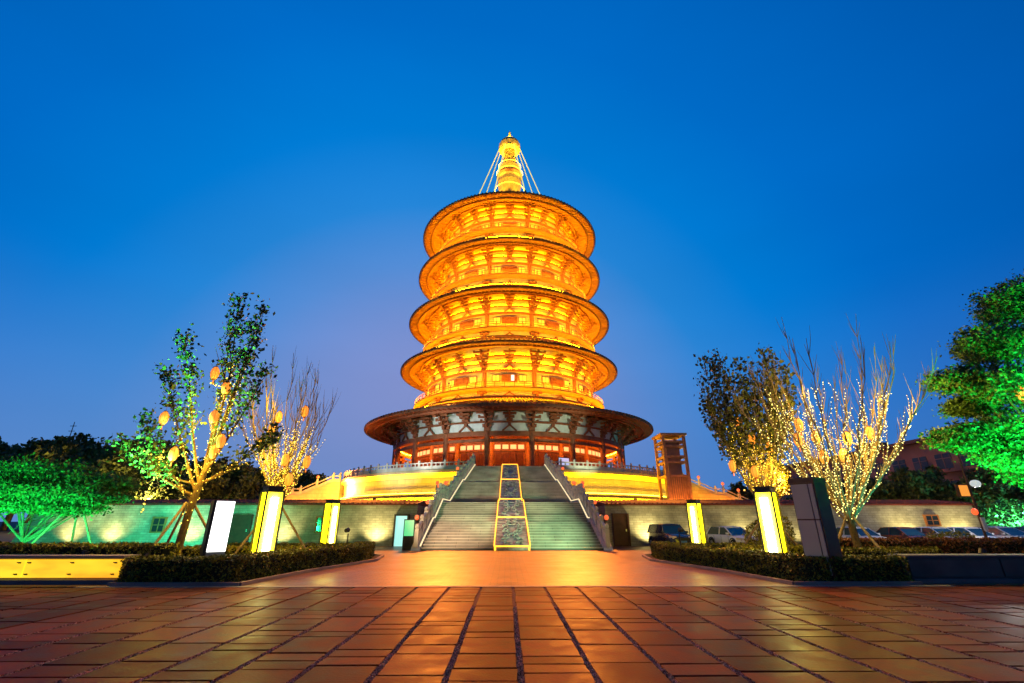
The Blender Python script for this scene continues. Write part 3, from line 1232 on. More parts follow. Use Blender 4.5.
def wall_door(par, x, w, h, m, frame=M_doord, name='door'):
    mb = MB()
    mb.box(x - w / 2 - .12, x - w / 2, 35.84, 36.25, 0.03, h + .12)
    mb.box(x + w / 2, x + w / 2 + .12, 35.84, 36.25, 0.03, h + .12)
    mb.box(x - w / 2, x + w / 2, 35.84, 36.25, h, h + .12)
    fr = mb.build('door_frame', frame, par)
    mb = MB()
    mb.box(x - w / 2, x + w / 2, 35.95, 36.24, 0.03, h)
    mb.build(name, m, fr)
    mb = MB()
    mb.box(x + w / 2 - .16, x + w / 2 - .1, 35.90, 35.95, 1.0, 1.15)
    mb.build('handle', M_rim, fr)


wall_door(hl, -7.95, .82, 2.05, E_cyan, M_dark, 'lit_door')
wall_door(hl, -19.6, 1.5, 2.0, M_doord)
wall_door(hr, 7.95, .95, 2.1, M_doord)

# ================================================================== STAIRCASE
stair = thing('grand_staircase', 'wide pale stone staircase climbing to the terrace with glowing central panels', 'staircase', (0, 31, 0))


def hw(y):
    """half width of the flight along the climb"""
    ks = [(31.0, 5.6), (39.9, 5.5), (43.5, 5.35), (55.0, 4.0), (59, 4.0)]
    for (a, b_), (c, d) in zip(ks, ks[1:]):
        if y <= c:
            return b_ + (d - b_) * (y - a) / (c - a)
    return 4.0


FL = [(31.0, 35.4, 0.03, 1.65), (36.1, 39.7, 1.65, 3.1), (43.5, 48.7, 3.1, 5.35), (49.4, 55.2, 5.35, TZ)]


def zs_at(y):
    last = 0.03
    for a, b_, c, d in FL:
        if y < a:
            return last
        if y <= b_:
            return c + (d - c) * (y - a) / (b_ - a)
        last = d
    return last


for fi, (y0, y1, z0, z1) in enumerate(FL):
    n = int(round((z1 - z0) / .155))
    mb = MB()
    nz = MB()
    for k in range(n):
        ya = y0 + (y1 - y0) * k / n
        za = z0 + (z1 - z0) * (k + 1) / n
        w0 = hw(ya)
        ye = y1 + .7 if fi != 1 else 43.6
        if fi == 3:
            ye = 58.5
        if k < n - 1:
            ye = y0 + (y1 - y0) * (k + 1) / n + .02
        ze = za
        w1 = hw(ye)
        zb = -0.05 if k < n - 1 else -0.05
        mb.hexa([(-w0, ya, zb), (w0, ya, zb), (w1, ye, zb), (-w1, ye, zb), (-w0, ya, ze), (w0, ya, ze), (w1, ye, ze), (-w1, ye, ze)])
        nz.box(-w0 + .01, w0 - .01, ya - .055, ya + .02, za - .05, za + .002)
    fl_ = mb.build('stair_flight', M_step, stair)
    nz.build('step_nosings', M_nose, fl_)

# central carved panels with LED outline
PN = [(30.95, 35.4, 0.03, 1.65), (36.0, 39.7, 1.65, 3.1), (43.4, 48.7, 3.1, 5.35), (49.3, 55.2, 5.35, TZ)]


def pw(y):
    return 1.1 - (y - 31) * 0.0085


for y0, y1, z0, z1 in PN:
    mb = MB()
    a, b_ = pw(y0), pw(y1)
    o = .12
    mb.hexa([(-a, y0 - .1, z0 - .0), (a, y0 - .1, z0), (b_, y1 + .1, z1 - .3), (-b_, y1 + .1, z1 - .3), (-a, y0 - .1, z0 + .22), (a, y0 - .1, z0 + .22), (b_, y1 + .1, z1 + .16), (-b_, y1 + .1, z1 + .16)])
    pn = mb.build('carved_panel', M_relief, stair)
    # relief bosses: coils of a carved scroll pattern
    mb = MB()
    L = y1 - y0
    nb = int(L / .55)
    for k in range(nb):
        f = (k + .5) / nb
        yy = y0 + L * f
        zz = z0 + .24 + (z1 - z0 - .04) * f
        for sg in (-1, 1):
            xx = sg * (.35 + .18 * math.sin(k * 1.7))
            pts = []
            for q in range(9):
                an = q * .75 + k
                rr = .30 - .028 * q
                dy = rr * math.sin(an)
                pts.append((xx + rr * math.cos(an), yy + dy, zz + dy * (z1 - z0) / L + .02))
            mb.tube(pts, [.055] * 9, 5)
    mb.build('scroll_relief', M_relief, pn)


def led(mb, a, b_, w=.06):
    mb.bar(a, b_, w, w)


mb = MB()
for sg in (-1, 1):
    prev = None
    for y0, y1, z0, z1 in PN:
        a = (sg * pw(y0), y0 - .1, z0 + .26)
        b_ = (sg * pw(y1), y1 + .1, z1 + .20)
        led(mb, a, b_)
        if prev:
            led(mb, prev, a)
        prev = b_
for y, z in ((30.85, .27), (35.75, 1.97), (41.5, 3.46), (49.0, 5.68), (55.3, TZ + .26)):
    led(mb, (-pw(y), y, z), (pw(y), y, z), .075)
mb.box(-1.1, -1.0, 30.80, 30.86, .03, .27)
mb.box(1.0, 1.1, 30.80, 30.86, .03, .27)
mb.build('panel_light_strip', E_line, stair)


def stair_side(sg, lab):
    t = thing('stair_balustrade', lab, 'balustrade', (sg * 5.6, 31, 0), group='balustrades up both sides of the staircase')
    ys = [30.7]
    for a, b_ in ((30.7, 35.5), (36.2, 39.9), (43.5, 48.9), (49.5, 55.3)):
        pass
    # stringer following the flights
    key = [(30.6, .0), (31.0, .25), (35.4, 1.9), (36.1, 1.9), (39.8, 3.35), (43.4, 3.35), (48.7, 5.6), (49.4, 5.6), (55.3, TZ + .22), (57.6, TZ + .22)]
    mb = MB()
    li = MB()
    for (ya, za), (yb, zb) in zip(key, key[1:]):
        xa, xb = hw(ya) * sg, hw(yb) * sg
        w = .55 * sg
        p = [(xa, ya, -.05), (xa + w, ya, -.05), (xb + w, yb, -.05), (xb, yb, -.05), (xa, ya, za), (xa + w, ya, za), (xb + w, yb, zb), (xb, yb, zb)]
        if sg < 0:
            p = [p[1], p[0], p[3], p[2], p[5], p[4], p[7], p[6]]
        mb.hexa(p)
        if ya > 30.9 and yb < 56 and (sg < 0 or ya > 33.5):
            li.bar((xa + .03 * sg, ya, za + .035), (xb + .03 * sg, yb, zb + .035), .07, .06)
    mb.build('stringer', M_marble, t)
    li.build('edge_light', E_stringer, t)
    # posts and rail panels
    posts = []
    for (ya, za), (yb, zb) in zip(key[1:], key[2:]):
        L = yb - ya
        n = max(1, int(round(L / 1.35)))
        for k in range(n):
            f = k / n
            posts.append((hw(ya + L * f) * sg + .3 * sg, ya + L * f, za + (zb - za) * f))
    posts.append((hw(57.4) * sg + .3 * sg, 57.3, TZ + .22))
    ball_at = (1, 4, 8, 11, 14)
    for k, (x, y, z) in enumerate(posts):
        mb = MB()
        balus_post(mb, x, y, z - .05, 1.35, .24)
        po = mb.build('post', M_marble, t)
        if k in ball_at:
            m2 = MB()
            m2.ball((x + .34 * sg, y, z + 1.12), .15, 1.1, 12, 8)
            gl = m2.build('globe_lamp', E_red, po, smooth=True)
            m3 = MB()
            m3.tube([(x, y, z + .95), (x + .34 * sg, y, z + .9), (x + .34 * sg, y, z + .98)], .03, 5)
            m3.build('lamp_arm', M_dark, po)
    for (xa, ya, za), (xb, yb, zb) in zip(posts, posts[1:]):
        a, b_ = Vector((xa, ya, za)), Vector((xb, yb, zb))
        d = (b_ - a).normalized() * .12
        mb = MB()
        for h0, h1, w in ((0.05, .52, .12), (.84, .97, .15)):
            zz = Vector((0, 0, (h0 + h1) / 2))
            mb.bar(a + d + zz, b_ - d + zz, w, h1 - h0)
        q = a.lerp(b_, .5)
        mb.bar(q + Vector((0, 0, .5)), q + Vector((0, 0, .86)), .12, .14, (1, 0, 0))
        mb.build('rail_panel', M_marble, t)
    return t


stair_side(-1, 'stone balustrade climbing the left edge of the grand staircase')
stair_side(1, 'stone balustrade climbing the right edge of the grand staircase')

# short railings branching from the mid landing onto the podium roof
for sg, lab in ((-1, 'short row of lamp-topped posts beside the left stair landing'), (1, 'short row of lamp-topped posts beside the right stair landing')):
    t = thing('landing_railing', lab, 'railing', (sg * 6.7, 50.4, 3.66))
    for k in range(3):
        x = sg * (5.9 + k * .85)
        y = 50.4
        mb = MB()
        balus_post(mb, x, y, 3.66, 1.6, .24)
        po = mb.build('post', M_marble, t)
        mb = MB()
        mb.ball((x, y, 5.42), .17, 1.1, 12, 8)
        mb.build('globe_lamp', E_red, po, smooth=True)
        if k:
            mb = MB()
            xa = sg * (5.9 + (k - 1) * .85)
            mb.box(min(xa, x) + .13, max(xa, x) - .13, y - .07, y + .07, 3.66, 4.2)
            mb.box(min(xa, x) + .13, max(xa, x) - .13, y - .07, y + .07, 4.6, 4.75)
            mb.build('rail_panel', M_marble, t)

# ---- side stairs of the terrace ----------------------------------------------------
for sg in (-1, 1):
    lab = 'side stair ramp with pale railing dropping from the terrace at left' if sg < 0 else 'side stair ramp with orange-lit railing dropping from the terrace at right'
    t = thing('side_stair', lab, 'staircase', (sg * 33, 84, 3.6))
    mb = MB()
    ya, yb = 78.0, 84.5
    poly = [(27.2 * sg, 3.6), (27.2 * sg, TZ), (28.5 * sg, TZ), (33.5 * sg, 5.6), (34.8 * sg, 5.6), (39.6 * sg, 3.6)]
    mb.prism(poly, 'y', ya, yb)
    mb.build('ramp_wall', M_drum, t)
    line = [(27.4, TZ), (28.5, TZ), (31, 6.6), (33.5, 5.6), (34.8, 5.6), (37.2, 4.6), (39.6, 3.6)]
    for k, (x, z) in enumerate(line):
        mb = MB()
        balus_post(mb, x * sg, ya + .2, z, 1.5, .3)
        po = mb.build('post', M_marble, t)
        if k in (2, 4, 5):
            mb = MB()
            mb.ball((x * sg, ya + .2, z + 1.78), .24, 1.1, 10, 7)
            mb.build('globe_lamp', E_red, po, smooth=True)
    for (xa, za), (xb, zb) in zip(line, line[1:]):
        mb = MB()
        for h0, h1 in ((0, .5), (.85, 1.0)):
            mb.bar((xa * sg + .15 * sg, ya + .2, za + (h0 + h1) / 2), (xb * sg - .15 * sg, ya + .2, zb + (h0 + h1) / 2), .14, h1 - h0)
        mb.build('rail_panel', M_marble, t)
    mb = MB()
    mb.box(min(28.5 * sg, 37 * sg), max(28.5 * sg, 37 * sg), ya - 1.3, ya - 1.2, 3.68, 3.74)
    mb.build('light_strip', emat('ramp_led', (1, .32, .01), 130), t)

# ---- lift tower of timber frame at right --------------------------------------------
t = thing('lift_tower', 'slim orange timber-framed lift tower beside the right terrace wall', 'tower', (21.8, 62, 3.66))
X0, X1, Y0, Y1, Z0, Z1 = 19.9, 22.6, 60.3, 63.6, 3.66, 12.1
for x in (X0, X1):
    for y in (Y0, Y1):
        mb = MB()
        mb.box(x - .17, x + .17, y - .17, y + .17, Z0, Z1)
        mb.build('corner_post', M_scaf, t)
for z in (6.9, 8.6, 9.3, 10.6, 11.2):
    mb = MB()
    for y in (Y0, Y1):
        mb.box(X0 + .17, X1 - .17, y - .1, y + .1, z, z + .26)
    for x in (X0, X1):
        mb.box(x - .1, x + .1, Y0 + .17, Y1 - .17, z, z + .26)
    mb.build('cross_beam', M_scaf, t)
mb = MB()
mb.box(X0 - .35, X1 + .35, Y0 - .35, Y1 + .35, Z1, Z1 + .28)
mb.build('flat_roof', M_scaf, t)
mb = MB()
for k in range(9):
    x = X0 + .3 + k * (X1 - X0 - .6) / 8
    mb.box(x - .07, x + .07, Y0 - .04, Y0 + .04, Z0, 6.9)
for k in range(9):
    y = Y0 + .3 + k * (Y1 - Y0 - .6) / 8
    mb.box(X1 - .04, X1 + .04, y - .07, y + .07, Z0, 6.9)
mb.build('slat_screen', M_scaf, t)
mb = MB()
mb.box(X0 + .5, X1 - .5, Y0 + .6, Y1 - .5, Z0, 11.4)
mb.build('lift_shaft', mat('shaft_panel', (0.20, 0.11, 0.09), .35, .2, 1.0), t)
mb = MB()
mb.box(X0 - 1.1, X0 - .17, Y0 + .2, Y0 + .5, 9.9, 10.0)
mb.build('bracket_arm', M_scaf, t)
mb = MB()
mb.box(X0, X1, Y0 - 1.4, Y0 - 1.3, 3.7, 3.76)
mb.build('light_strip', emat('tower_led', (1, .36, .04), 130), t)

# ================================================================== wall uplights
ups = [(-31.5, 'first'), (-28.6, 'second'), (-23.0, 'third'), (-16.4, 'fourth'), (-12.0, 'fifth'), (-9.7, 'sixth')]
upr = [(9.8, 'first'), (13.2, 'second'), (16.8, 'third'), (20.6, 'fourth'), (28.6, 'fifth'), (32.6, 'sixth')]
for lst, side in ((ups, 'left'), (upr, 'right')):
    for x, od in lst:
        t = thing('wall_uplight', f'small ground floodlight washing the {side} perimeter wall, {od} from the {"left end" if side == "left" else "stairs"}', 'floodlight',
                  (x, 35.2, .03), group='floodlights along the perimeter wall')
        mb = MB()
        mb.box(x - .1, x + .1, 35.12, 35.28, .03, .1)
        mb.build('base', M_dark, t)
        mb = MB()
        mb.hexa([(x - .09, 35.14, .1), (x + .09, 35.14, .1), (x + .09, 35.30, .1), (x - .09, 35.30, .1), (x - .09, 35.2, .2), (x + .09, 35.2, .2), (x + .09, 35.34, .16), (x - .09, 35.34, .16)])
        mb.build('housing', M_dark, t)
        pwr = 900 if x not in (9.8, -9.7, 28.6, 32.6) else 1500
        if x in (13.2, 20.6, -12.0):
            pwr = 350
        lamp('lamp', 'SPOT', (x, 35.1, .25), pwr * .42, (1.0, .84, .34), t, (x + .1, 36.1, 1.9), .05, 120, 1.0)


# green floods for walls at far left and for trees
def flood(loc, target, power, color, spot, label, size=.15):
    t = thing('floodlight', label, 'floodlight', loc, group='coloured floodlights in the garden')
    x, y, z = loc
    mb = MB()
    mb.tube([(x, y, .03), (x, y, z - .15)], .03, 6)
    mb.build('stem', M_dark, t)
    mb = MB()
    d = (Vector(target) - Vector(loc)).normalized()
    mb.tube([Vector(loc) - d * .2, Vector(loc) - d * .03], [.08, .1], 10)
    mb.build('housing', M_dark, t)
    lamp('lamp', 'SPOT', loc, power, color, t, target, size, spot, .8)
    return t


GRN = (0.02, 1.0, 0.30)
flood((-19.5, 29, .5), (-30, 36, 1.8), 6000, (.05, 1.0, .62), 110, 'green floodlight washing the wall behind the spreading pine')
flood((-16.0, 30.5, .5), (-22, 36, 1.6), 1800, (.08, 1.0, .62), 110, 'teal floodlight washing the wall behind the leafy left tree')
flood((-23.5, 21.5, .4), (-23.0, 24.5, 3.2), 1700, GRN, 130, 'green floodlight under the left half of the spreading pine')
flood((-19.8, 21.8, .4), (-20.5, 24.0, 3.2), 1300, GRN, 130, 'green floodlight under the right tip of the spreading pine')
flood((-13.2, 15.68, .88), (-11.6, 17.0, 7.5), 15000, (.12, 1.0, .22), 60, 'green floodlight aimed up into the leafy left tree')
flood((14.6, 16.8, .5), (13.2, 19.0, 4), 900, (.02, 1.0, .55), 70, 'green floodlight at the foot of the bare tree beside the grey pylon')
flood((17.3, 14.2, .5), (19.6, 17, 7), 8000, (.01, 1.0, .22), 95, 'green floodlight aimed up into the big tree at far right')
flood((25, 14.5, .5), (20.3, 17.5, 6), 6000, (.01, 1.0, .22), 80, 'second green floodlight under the big tree at far right')
flood((7.15, 21.6, 1.35), (-0.4, 37.5, 2.9), 8000, (.50, 1.0, .50), 38, 'green-white floodlight aimed across the stairs from the right bed')
flood((-7.15, 21.6, 1.35), (-0.2, 42.0, 4.2), 8500, (1.0, .68, .42), 38, 'warm floodlight aimed across the stairs from the left bed')


flood((-21.5, 17.4, .9), (-22.5, 24, 3.6), 5000, (.02, 1.0, .25), 110, 'green floodlight behind the glowing planter wall aimed at the pine')
flood((17.5, 9.0, .4), (19.3, 17, 7.2), 17000, (.01, 1.0, .16), 60, 'green floodlight on the paving beyond the right edge aimed at the big tree')
flood((14.6, 15.7, .88), (18.8, 16.8, 6.2), 3500, (.01, 1.0, .16), 80, 'green floodlight by the dark planter wall aimed at the big tree')


def terrace_flood(loc, target, power, color, spot, label):
    t = thing('terrace_floodlight', label, 'floodlight', loc, group='floodlights on the podium roof')
    x, y, z = loc
    mb = MB()
    mb.box(x - .15, x + .15, y - .1, y + .1, 3.69, z - .1)
    mb.build('housing', M_dark, t)
    lamp('lamp', 'SPOT', loc, power, color, t, target, .15, spot, .7)


terrace_flood((-14, 50.5, 4.0), (-7, 66, 15.3), 9000, (.95, 1.0, .95), 36, 'cool white floodlight aimed at the left half of the lowest eave')
terrace_flood((13, 50.5, 4.0), (6, 66, 15.3), 8000, (.80, 1.0, .66), 36, 'greenish floodlight aimed at the right half of the lowest eave')
terrace_flood((-24, 46.5, 4.0), (-14, 62, 10.6), 13000, (.90, 1.0, 1.0), 36, 'cool white floodlight aimed at the left terrace railing')

for sg_, sd_ in ((-1, 'left'), (1, 'right')):  # added fill lights stand in for the pagoda's own glow on the plaza
    lx, ly, lz = sg_ * 9.5, D - 14.9, 21.9
    t = thing('plaza_fill_light', f'added fill light on the lowest balcony rail casting the pagoda glow onto the plaza, {sd_} one', 'fill light', (lx, ly, lz))
    mb = MB()
    mb.box(lx - .12, lx + .12, ly + .05, ly + .3, lz - .12, lz + .12)
    mb.build('housing', M_dark, t)
    mb = MB()
    mb.box(lx - .03, lx + .03, ly + .15, ly + .2, lz - 1.1, lz - .12)
    mb.build('stem', M_dark, t)
    lamp('lamp', 'SPOT', (lx, ly, lz), 85000, (1.0, .26, .03), t, (sg_ * 4.0, 25.0, 0), .3, 38, 1.0)

# ================================================================== YELLOW LANTERN PILLARS
E_pillar_b = E_pillar


def pillar(label, x, y, h, rz, bright):
    t = local_thing('light_pillar', label, 'lantern pillar', (x, y, 0), rz, 'yellow lantern pillars in the hedge beds')
    w = .30
    mb = MB()
    mb.box(-w, w, -w, w, 0, .35)
    mb.build('plinth', M_kerb, t)
    mb = MB()
    mb.box(-w + .04, w - .04, -w + .04, w - .04, .35, h - .22)
    mb.build('glow_box', E_pillar_b, t)
    mb = MB()
    mb.box(-w - .02, w + .02, -w - .02, w + .02, h - .22, h - .17)
    mb.box(-w + .03, w - .03, -w + .03, w - .03, h - .17, h - .04)
    mb.box(-w, w, -w, w, h - .04, h)
    mb.build('cap', M_dark, t)
    # dark grooves and corner frames
    mb = MB()
    for sx in (-1, 1):
        for sy in (-1, 1):
            mb.box(sx * w - .028, sx * w + .028, sy * w - .028, sy * w + .028, .35, h - .22)
    mb.build('corner_frame', M_dark, t)
    mb = MB()
    for (cx_) in (.0,):
        mb.tube([(cx_, -w - .01, .5), (cx_, -w - .01, h - .4)], .10 * bright, 10)
    mb.build('tube_light', E_tube, t)
    mb = MB()
    mb.tube([(-w - .01, -.05, .5), (-w - .01, -.05, h - .4)], .05, 8)
    mb.tube([(w + .01, -.05, .5), (w + .01, -.05, h - .4)], .05, 8)
    mb.build('side_tube', E_pillar_b, t)
    lo = lamp('pillar_glow', 'POINT', (0, 0, h + .25), 160 * bright, (1, .72, .05), None, size=.2)
    lo.parent = t
    return t


pillar('tall yellow glowing lantern pillar in front of the bare left tree', -8.97, 18.0, 2.9, R(46), 1.2)
pillar('small yellow lantern pillar at the far end of the left hedge bed', -10.25, 28.0, 2.85, R(58), .9)
pillar('tall yellow glowing lantern pillar under the leafy right tree', 9.3, 18.0, 2.9, R(-46), 1.3)
pillar('small yellow lantern pillar at the far end of the right hedge bed', 10.4, 28.0, 2.85, R(-46), .8)

# ---- lightbox kiosks ----------------------------------------------------------------
t = local_thing('lightbox_sign', 'blank white glowing lightbox with dark side on the left hedge bed', 'lightbox', (-9.40, 15.8, 0), R(42))
mb = MB()
mb.box(-.25, .27, -.16, .16, 0, .80)
mb.build('plinth', M_greyst, t)
mb = MB()
mb.box(-.26, .27, -.13, .17, .80, 2.30)
mb.box(-.33, -.25, -.19, .22, 0, 2.31)
mb.build('casing', M_dark, t)
mb = MB()
mb.box(-.245, .27, -.17, -.131, .82, 2.29)
mb.build('screen', E_kiosk, t)

t = local_thing('information_pylon', 'tall dark pylon with unlit pale glass panels on the right hedge bed', 'pylon', (9.05, 15.0, 0), R(-58))
mb = MB()
mb.box(-.36, .36, -.30, .42, 0, 2.93)
mb.build('casing', M_brown, t)
mb = MB()
mb.box(-.33, .16, -.335, -.302, .25, 1.72)
mb.box(-.33, .16, -.335, -.302, 1.76, 2.76)
mb.build('front_panel', M_greygl, t)
mb = MB()
mb.box(.19, .31, -.33, -.302, .25, 1.72)
mb.box(.19, .31, -.33, -.302, 1.76, 2.76)
mb.build('side_panel', M_greygl, t)
mb = MB()
mb.box(-.38, .38, -.345, .44, 2.80, 2.95)
mb.build('cap', M_brown, t)

t = local_thing('screen_stand', 'black stand with glowing green screen at the foot of the stairs', 'display stand', (-6.5, 31.6, 0.03), R(4))
mb = MB()
mb.box(-.34, .34, -.14, .14, 0, .75)
mb.build('base', M_blackm, t)
mb = MB()
mb.box(-.34, .34, -.10, .12, .75, 1.78)
mb.build('casing', M_blackm, t)
mb = MB()
mb.box(-.29, .29, -.125, -.101, .80, 1.72)
mb.build('screen', E_green, t)

# ================================================================== HEDGES AND BEDS


def hedge(label, pts, w, h, m=M_hedge, density=520, leaf=.052, name='hedge', z0=.03):
    """clipped hedge along a polyline"""
    cx = sum(p[0] for p in pts) / len(pts)
    cy = sum(p[1] for p in pts) / len(pts)
    t = thing(name, label, 'hedge', (cx, cy, 0), group='clipped hedges')
    core = MB()
    lv = MB()
    C = []
    for (a, b_) in zip(pts, pts[1:]):
        a = Vector((*a, 0))
        b_ = Vector((*b_, 0))
        d = b_ - a
        L = d.length
        d.normalize()
        nrm = Vector((-d.y, d.x, 0))
        e = .06
        core.hexa([a - nrm * (w / 2 - e) - d * .1 + Vector((0, 0, z0)), a + nrm * (w / 2 - e) - d * .1 + Vector((0, 0, z0)), b_ + nrm * (w / 2 - e) + d * .1 + Vector((0, 0, z0)), b_ - nrm * (w / 2 - e) + d * .1 + Vector((0, 0, z0)),
                   a - nrm * (w / 2 - e - .04) - d * .1 + Vector((0, 0, h - .06)), a + nrm * (w / 2 - e - .04) - d * .1 + Vector((0, 0, h - .06)), b_ + nrm * (w / 2 - e - .04) + d * .1 + Vector((0, 0, h - .06)), b_ - nrm * (w / 2 - e - .04) + d * .1 + Vector((0, 0, h - .06))])
        n_top = int(L * w * density)
        u = rng.random(n_top) * L
        s_ = (rng.random(n_top) - .5) * w
        edge = np.clip((np.abs(s_) - (w / 2 - .10)) / .10, 0, 1)
        wob = .022 * np.sin(u * 3.1 + s_ * 5) + .015 * np.sin(u * 9.7 + 2)
        z = h + wob - .05 * edge ** 2 + rng.normal(size=n_top) * .018
        C.append(np.stack([a.x + d.x * u + nrm.x * s_, a.y + d.y * u + nrm.y * s_, z], 1))
        for sg in (-1, 1):
            n_s = int(L * h * density * 1.1)
            u = rng.random(n_s) * L
            z = z0 + rng.random(n_s) * (h - z0)
            off = sg * (w / 2 + .02 * np.sin(u * 4 + z * 6) + rng.normal(size=n_s) * .018 - .05 * np.clip((z - (h - .1)) / .1, 0, 1) ** 2)
            C.append(np.stack([a.x + d.x * u + nrm.x * off, a.y + d.y * u + nrm.y * off, z], 1))
    for p in pts:
        n_e = int(w * PI * h * density * .6)
        an = rng.random(n_e) * 2 * PI
        rr = w / 2 + rng.normal(size=n_e) * .018
        z = z0 + rng.random(n_e) * (h - z0)
        C.append(np.stack([p[0] + rr * np.cos(an), p[1] + rr * np.sin(an), z], 1))
        n_e = int(w * w * .8 * density)
        an = rng.random(n_e) * 2 * PI
        rr = w / 2 * np.sqrt(rng.random(n_e))
        C.append(np.stack([p[0] + rr * np.cos(an), p[1] + rr * np.sin(an), h + rng.normal(size=n_e) * .018], 1))
        core.lathe([(w / 2 - .06, z0), (w / 2 - .08, h - .06), (.01, h - .06)], 16, (p[0], p[1], 0))
    C = np.concatenate(C)
    lv.quads(C, leaf, 0, 1.5)
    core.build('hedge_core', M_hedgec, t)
    lv.build('foliage', m, t)
    return t


for sg, side in ((-1, 'left'), (1, 'right')):
    # beds
    mb = MB()
    kx = [(-11.3, 14.45), (-7.75, 14.45), (-7.3, 18.2), (-6.2, 22.9), (-6.6, 25.6), (-8.2, 27.6), (-10, 29.4), (-30, 29.4), (-30, 14.9), (-11.3, 14.9)]
    mb.prism([(x * -sg, y) for x, y in kx], 'z', -.02, .06)
    tag(mb.build('planting_bed', M_soil), kind='structure')
    mb = MB()
    kk = [(-11.3, 14.42), (-7.72, 14.42), (-7.27, 18.2), (-6.17, 22.9), (-6.57, 25.66), (-8.18, 27.7)]
    for (a, b_), (c, d) in zip(kk, kk[1:]):
        mb.bar((a * -sg, b_, .06), (c * -sg, d, .06), .12, .12)
    tag(mb.build('kerb', M_kerb), kind='structure')
    f = -sg
    hedge(f'dark clipped hedge edging the front and inner side of the {side} bed',
          [(-10.9 * f, 14.98), (-8.62 * f, 14.98), (-8.15 * f, 18.2), (-7.05 * f, 22.7), (-7.4 * f, 25.2)], .95, .70, density=560, leaf=.048)
    hedge(f'second low hedge row behind the lightbox in the {side} bed' if sg < 0 else 'second low hedge row behind the pylon in the right bed', [(-16.5 * f, 20.2), (-9.0 * f, 20.2)], 1.0, .74, density=340, leaf=.06)
    hedge(f'farthest hedge row by the small pillar in the {side} bed', [(-14.5 * f, 26.8), (-9.2 * f, 26.2), (-8.2 * f, 26.2)], .9, .58, density=300, leaf=.07)

hedge('long hedge behind the glowing yellow planter wall at left', [(-29, 16.3), (-11.4, 16.3)], 1.0, 1.0, density=420, leaf=.055)
hedge('long reddish hedge behind the dark planter wall at right', [(13.2, 20.4), (36, 20.4)], 1.2, 1.0, M_redhedge, 300, .065)
hedge('low dark hedge between the pylon and the dark planter wall', [(11.0, 16.6), (13.2, 16.6)], 1.0, .82, density=340, leaf=.055)

# planter walls
for sg in (-1, 1):
    if sg < 0:
        t = thing('planter_wall', 'low planter wall with glowing yellow onyx panels at far left', 'planter wall', (-20, 15.1, 0))
    else:
        t = thing('planter_wall', 'low dark concrete planter wall with unlit panels at far right', 'planter wall', (20, 15.1, 0))
    xa, xb = sorted((11.42 * sg, 31 * sg))
    mb = MB()
    mb.box(xa, xb, 14.75, 15.5, 0, .14)
    mb.build('plinth', M_conc, t)
    mb = MB()
    mb.box(xa, xb, 15.0, 15.5, .14, .70)
    mb.box(xa, xb, 14.86, 15.55, .70, .76)
    mb.build('wall_body', M_kerb if sg < 0 else M_conc, t)
    k = 0
    x = 11.5
    while x < 30.5:
        w = 2.75
        a, b_ = sorted((x * sg, (x + w - .05) * sg))
        mb = MB()
        mb.box(a, b_, 14.90, 14.985, .19, .66)
        pn = mb.build('panel', M_onyx if sg < 0 else mat('dull_green_panel', (0.10, 0.11, 0.095), .5, .3, 1.0), t)
        if sg < 0:
            mb = MB()
            for xx in (a + .12, b_ - .12, (a + b_) / 2):
                for zz in (.28, .58):
                    mb.tube([(xx, 14.84, zz), (xx, 14.90, zz)], .022, 6)
                    mb.bar((xx - .06, 14.855, zz + .01), (xx + .06, 14.855, zz - .01), .02, .02)
            mb.build('fixings', M_brown, pn)
        x += w
# ground edge in front of the beds
# ================================================================== TREES


def polyline_limb(p, d, L, n, bend, up=.15, jitter=.12):
    pts = [Vector(p)]
    d = Vector(d).normalized()
    st = L / n
    bv = Vector(bend)
    for k in range(n):
        d = (d + bv / n + Vector((0, 0, up / n)) + Vector((random.gauss(0, jitter), random.gauss(0, jitter), random.gauss(0, jitter * .5))) / n ** .5 * .6).normalized()
        pts.append(pts[-1] + d * st)
    return pts


def taper(r0, r1, n):
    return [r0 + (r1 - r0) * k / (n - 1) for k in range(n)]


def bulbs_on(mb, pts, n, rad, r=.026, f0=0., f1=1.):
    """fairy bulbs wound round a limb"""
    L = len(pts) - 1
    cs_ = []
    for k in range(n):
        f = f0 + (f1 - f0) * (k + random.random() * .6) / n
        s_ = f * L
        i = min(L - 1, int(s_))
        p = Vector(pts[i]).lerp(Vector(pts[i + 1]), s_ - i)
        an = k * 1.1
        cs_.append(p + Vector((math.cos(an) * rad, math.sin(an) * rad, random.uniform(-.03, .03))))
    blobs(mb, cs_, [r * random.uniform(.7, 1.25) for _ in cs_])


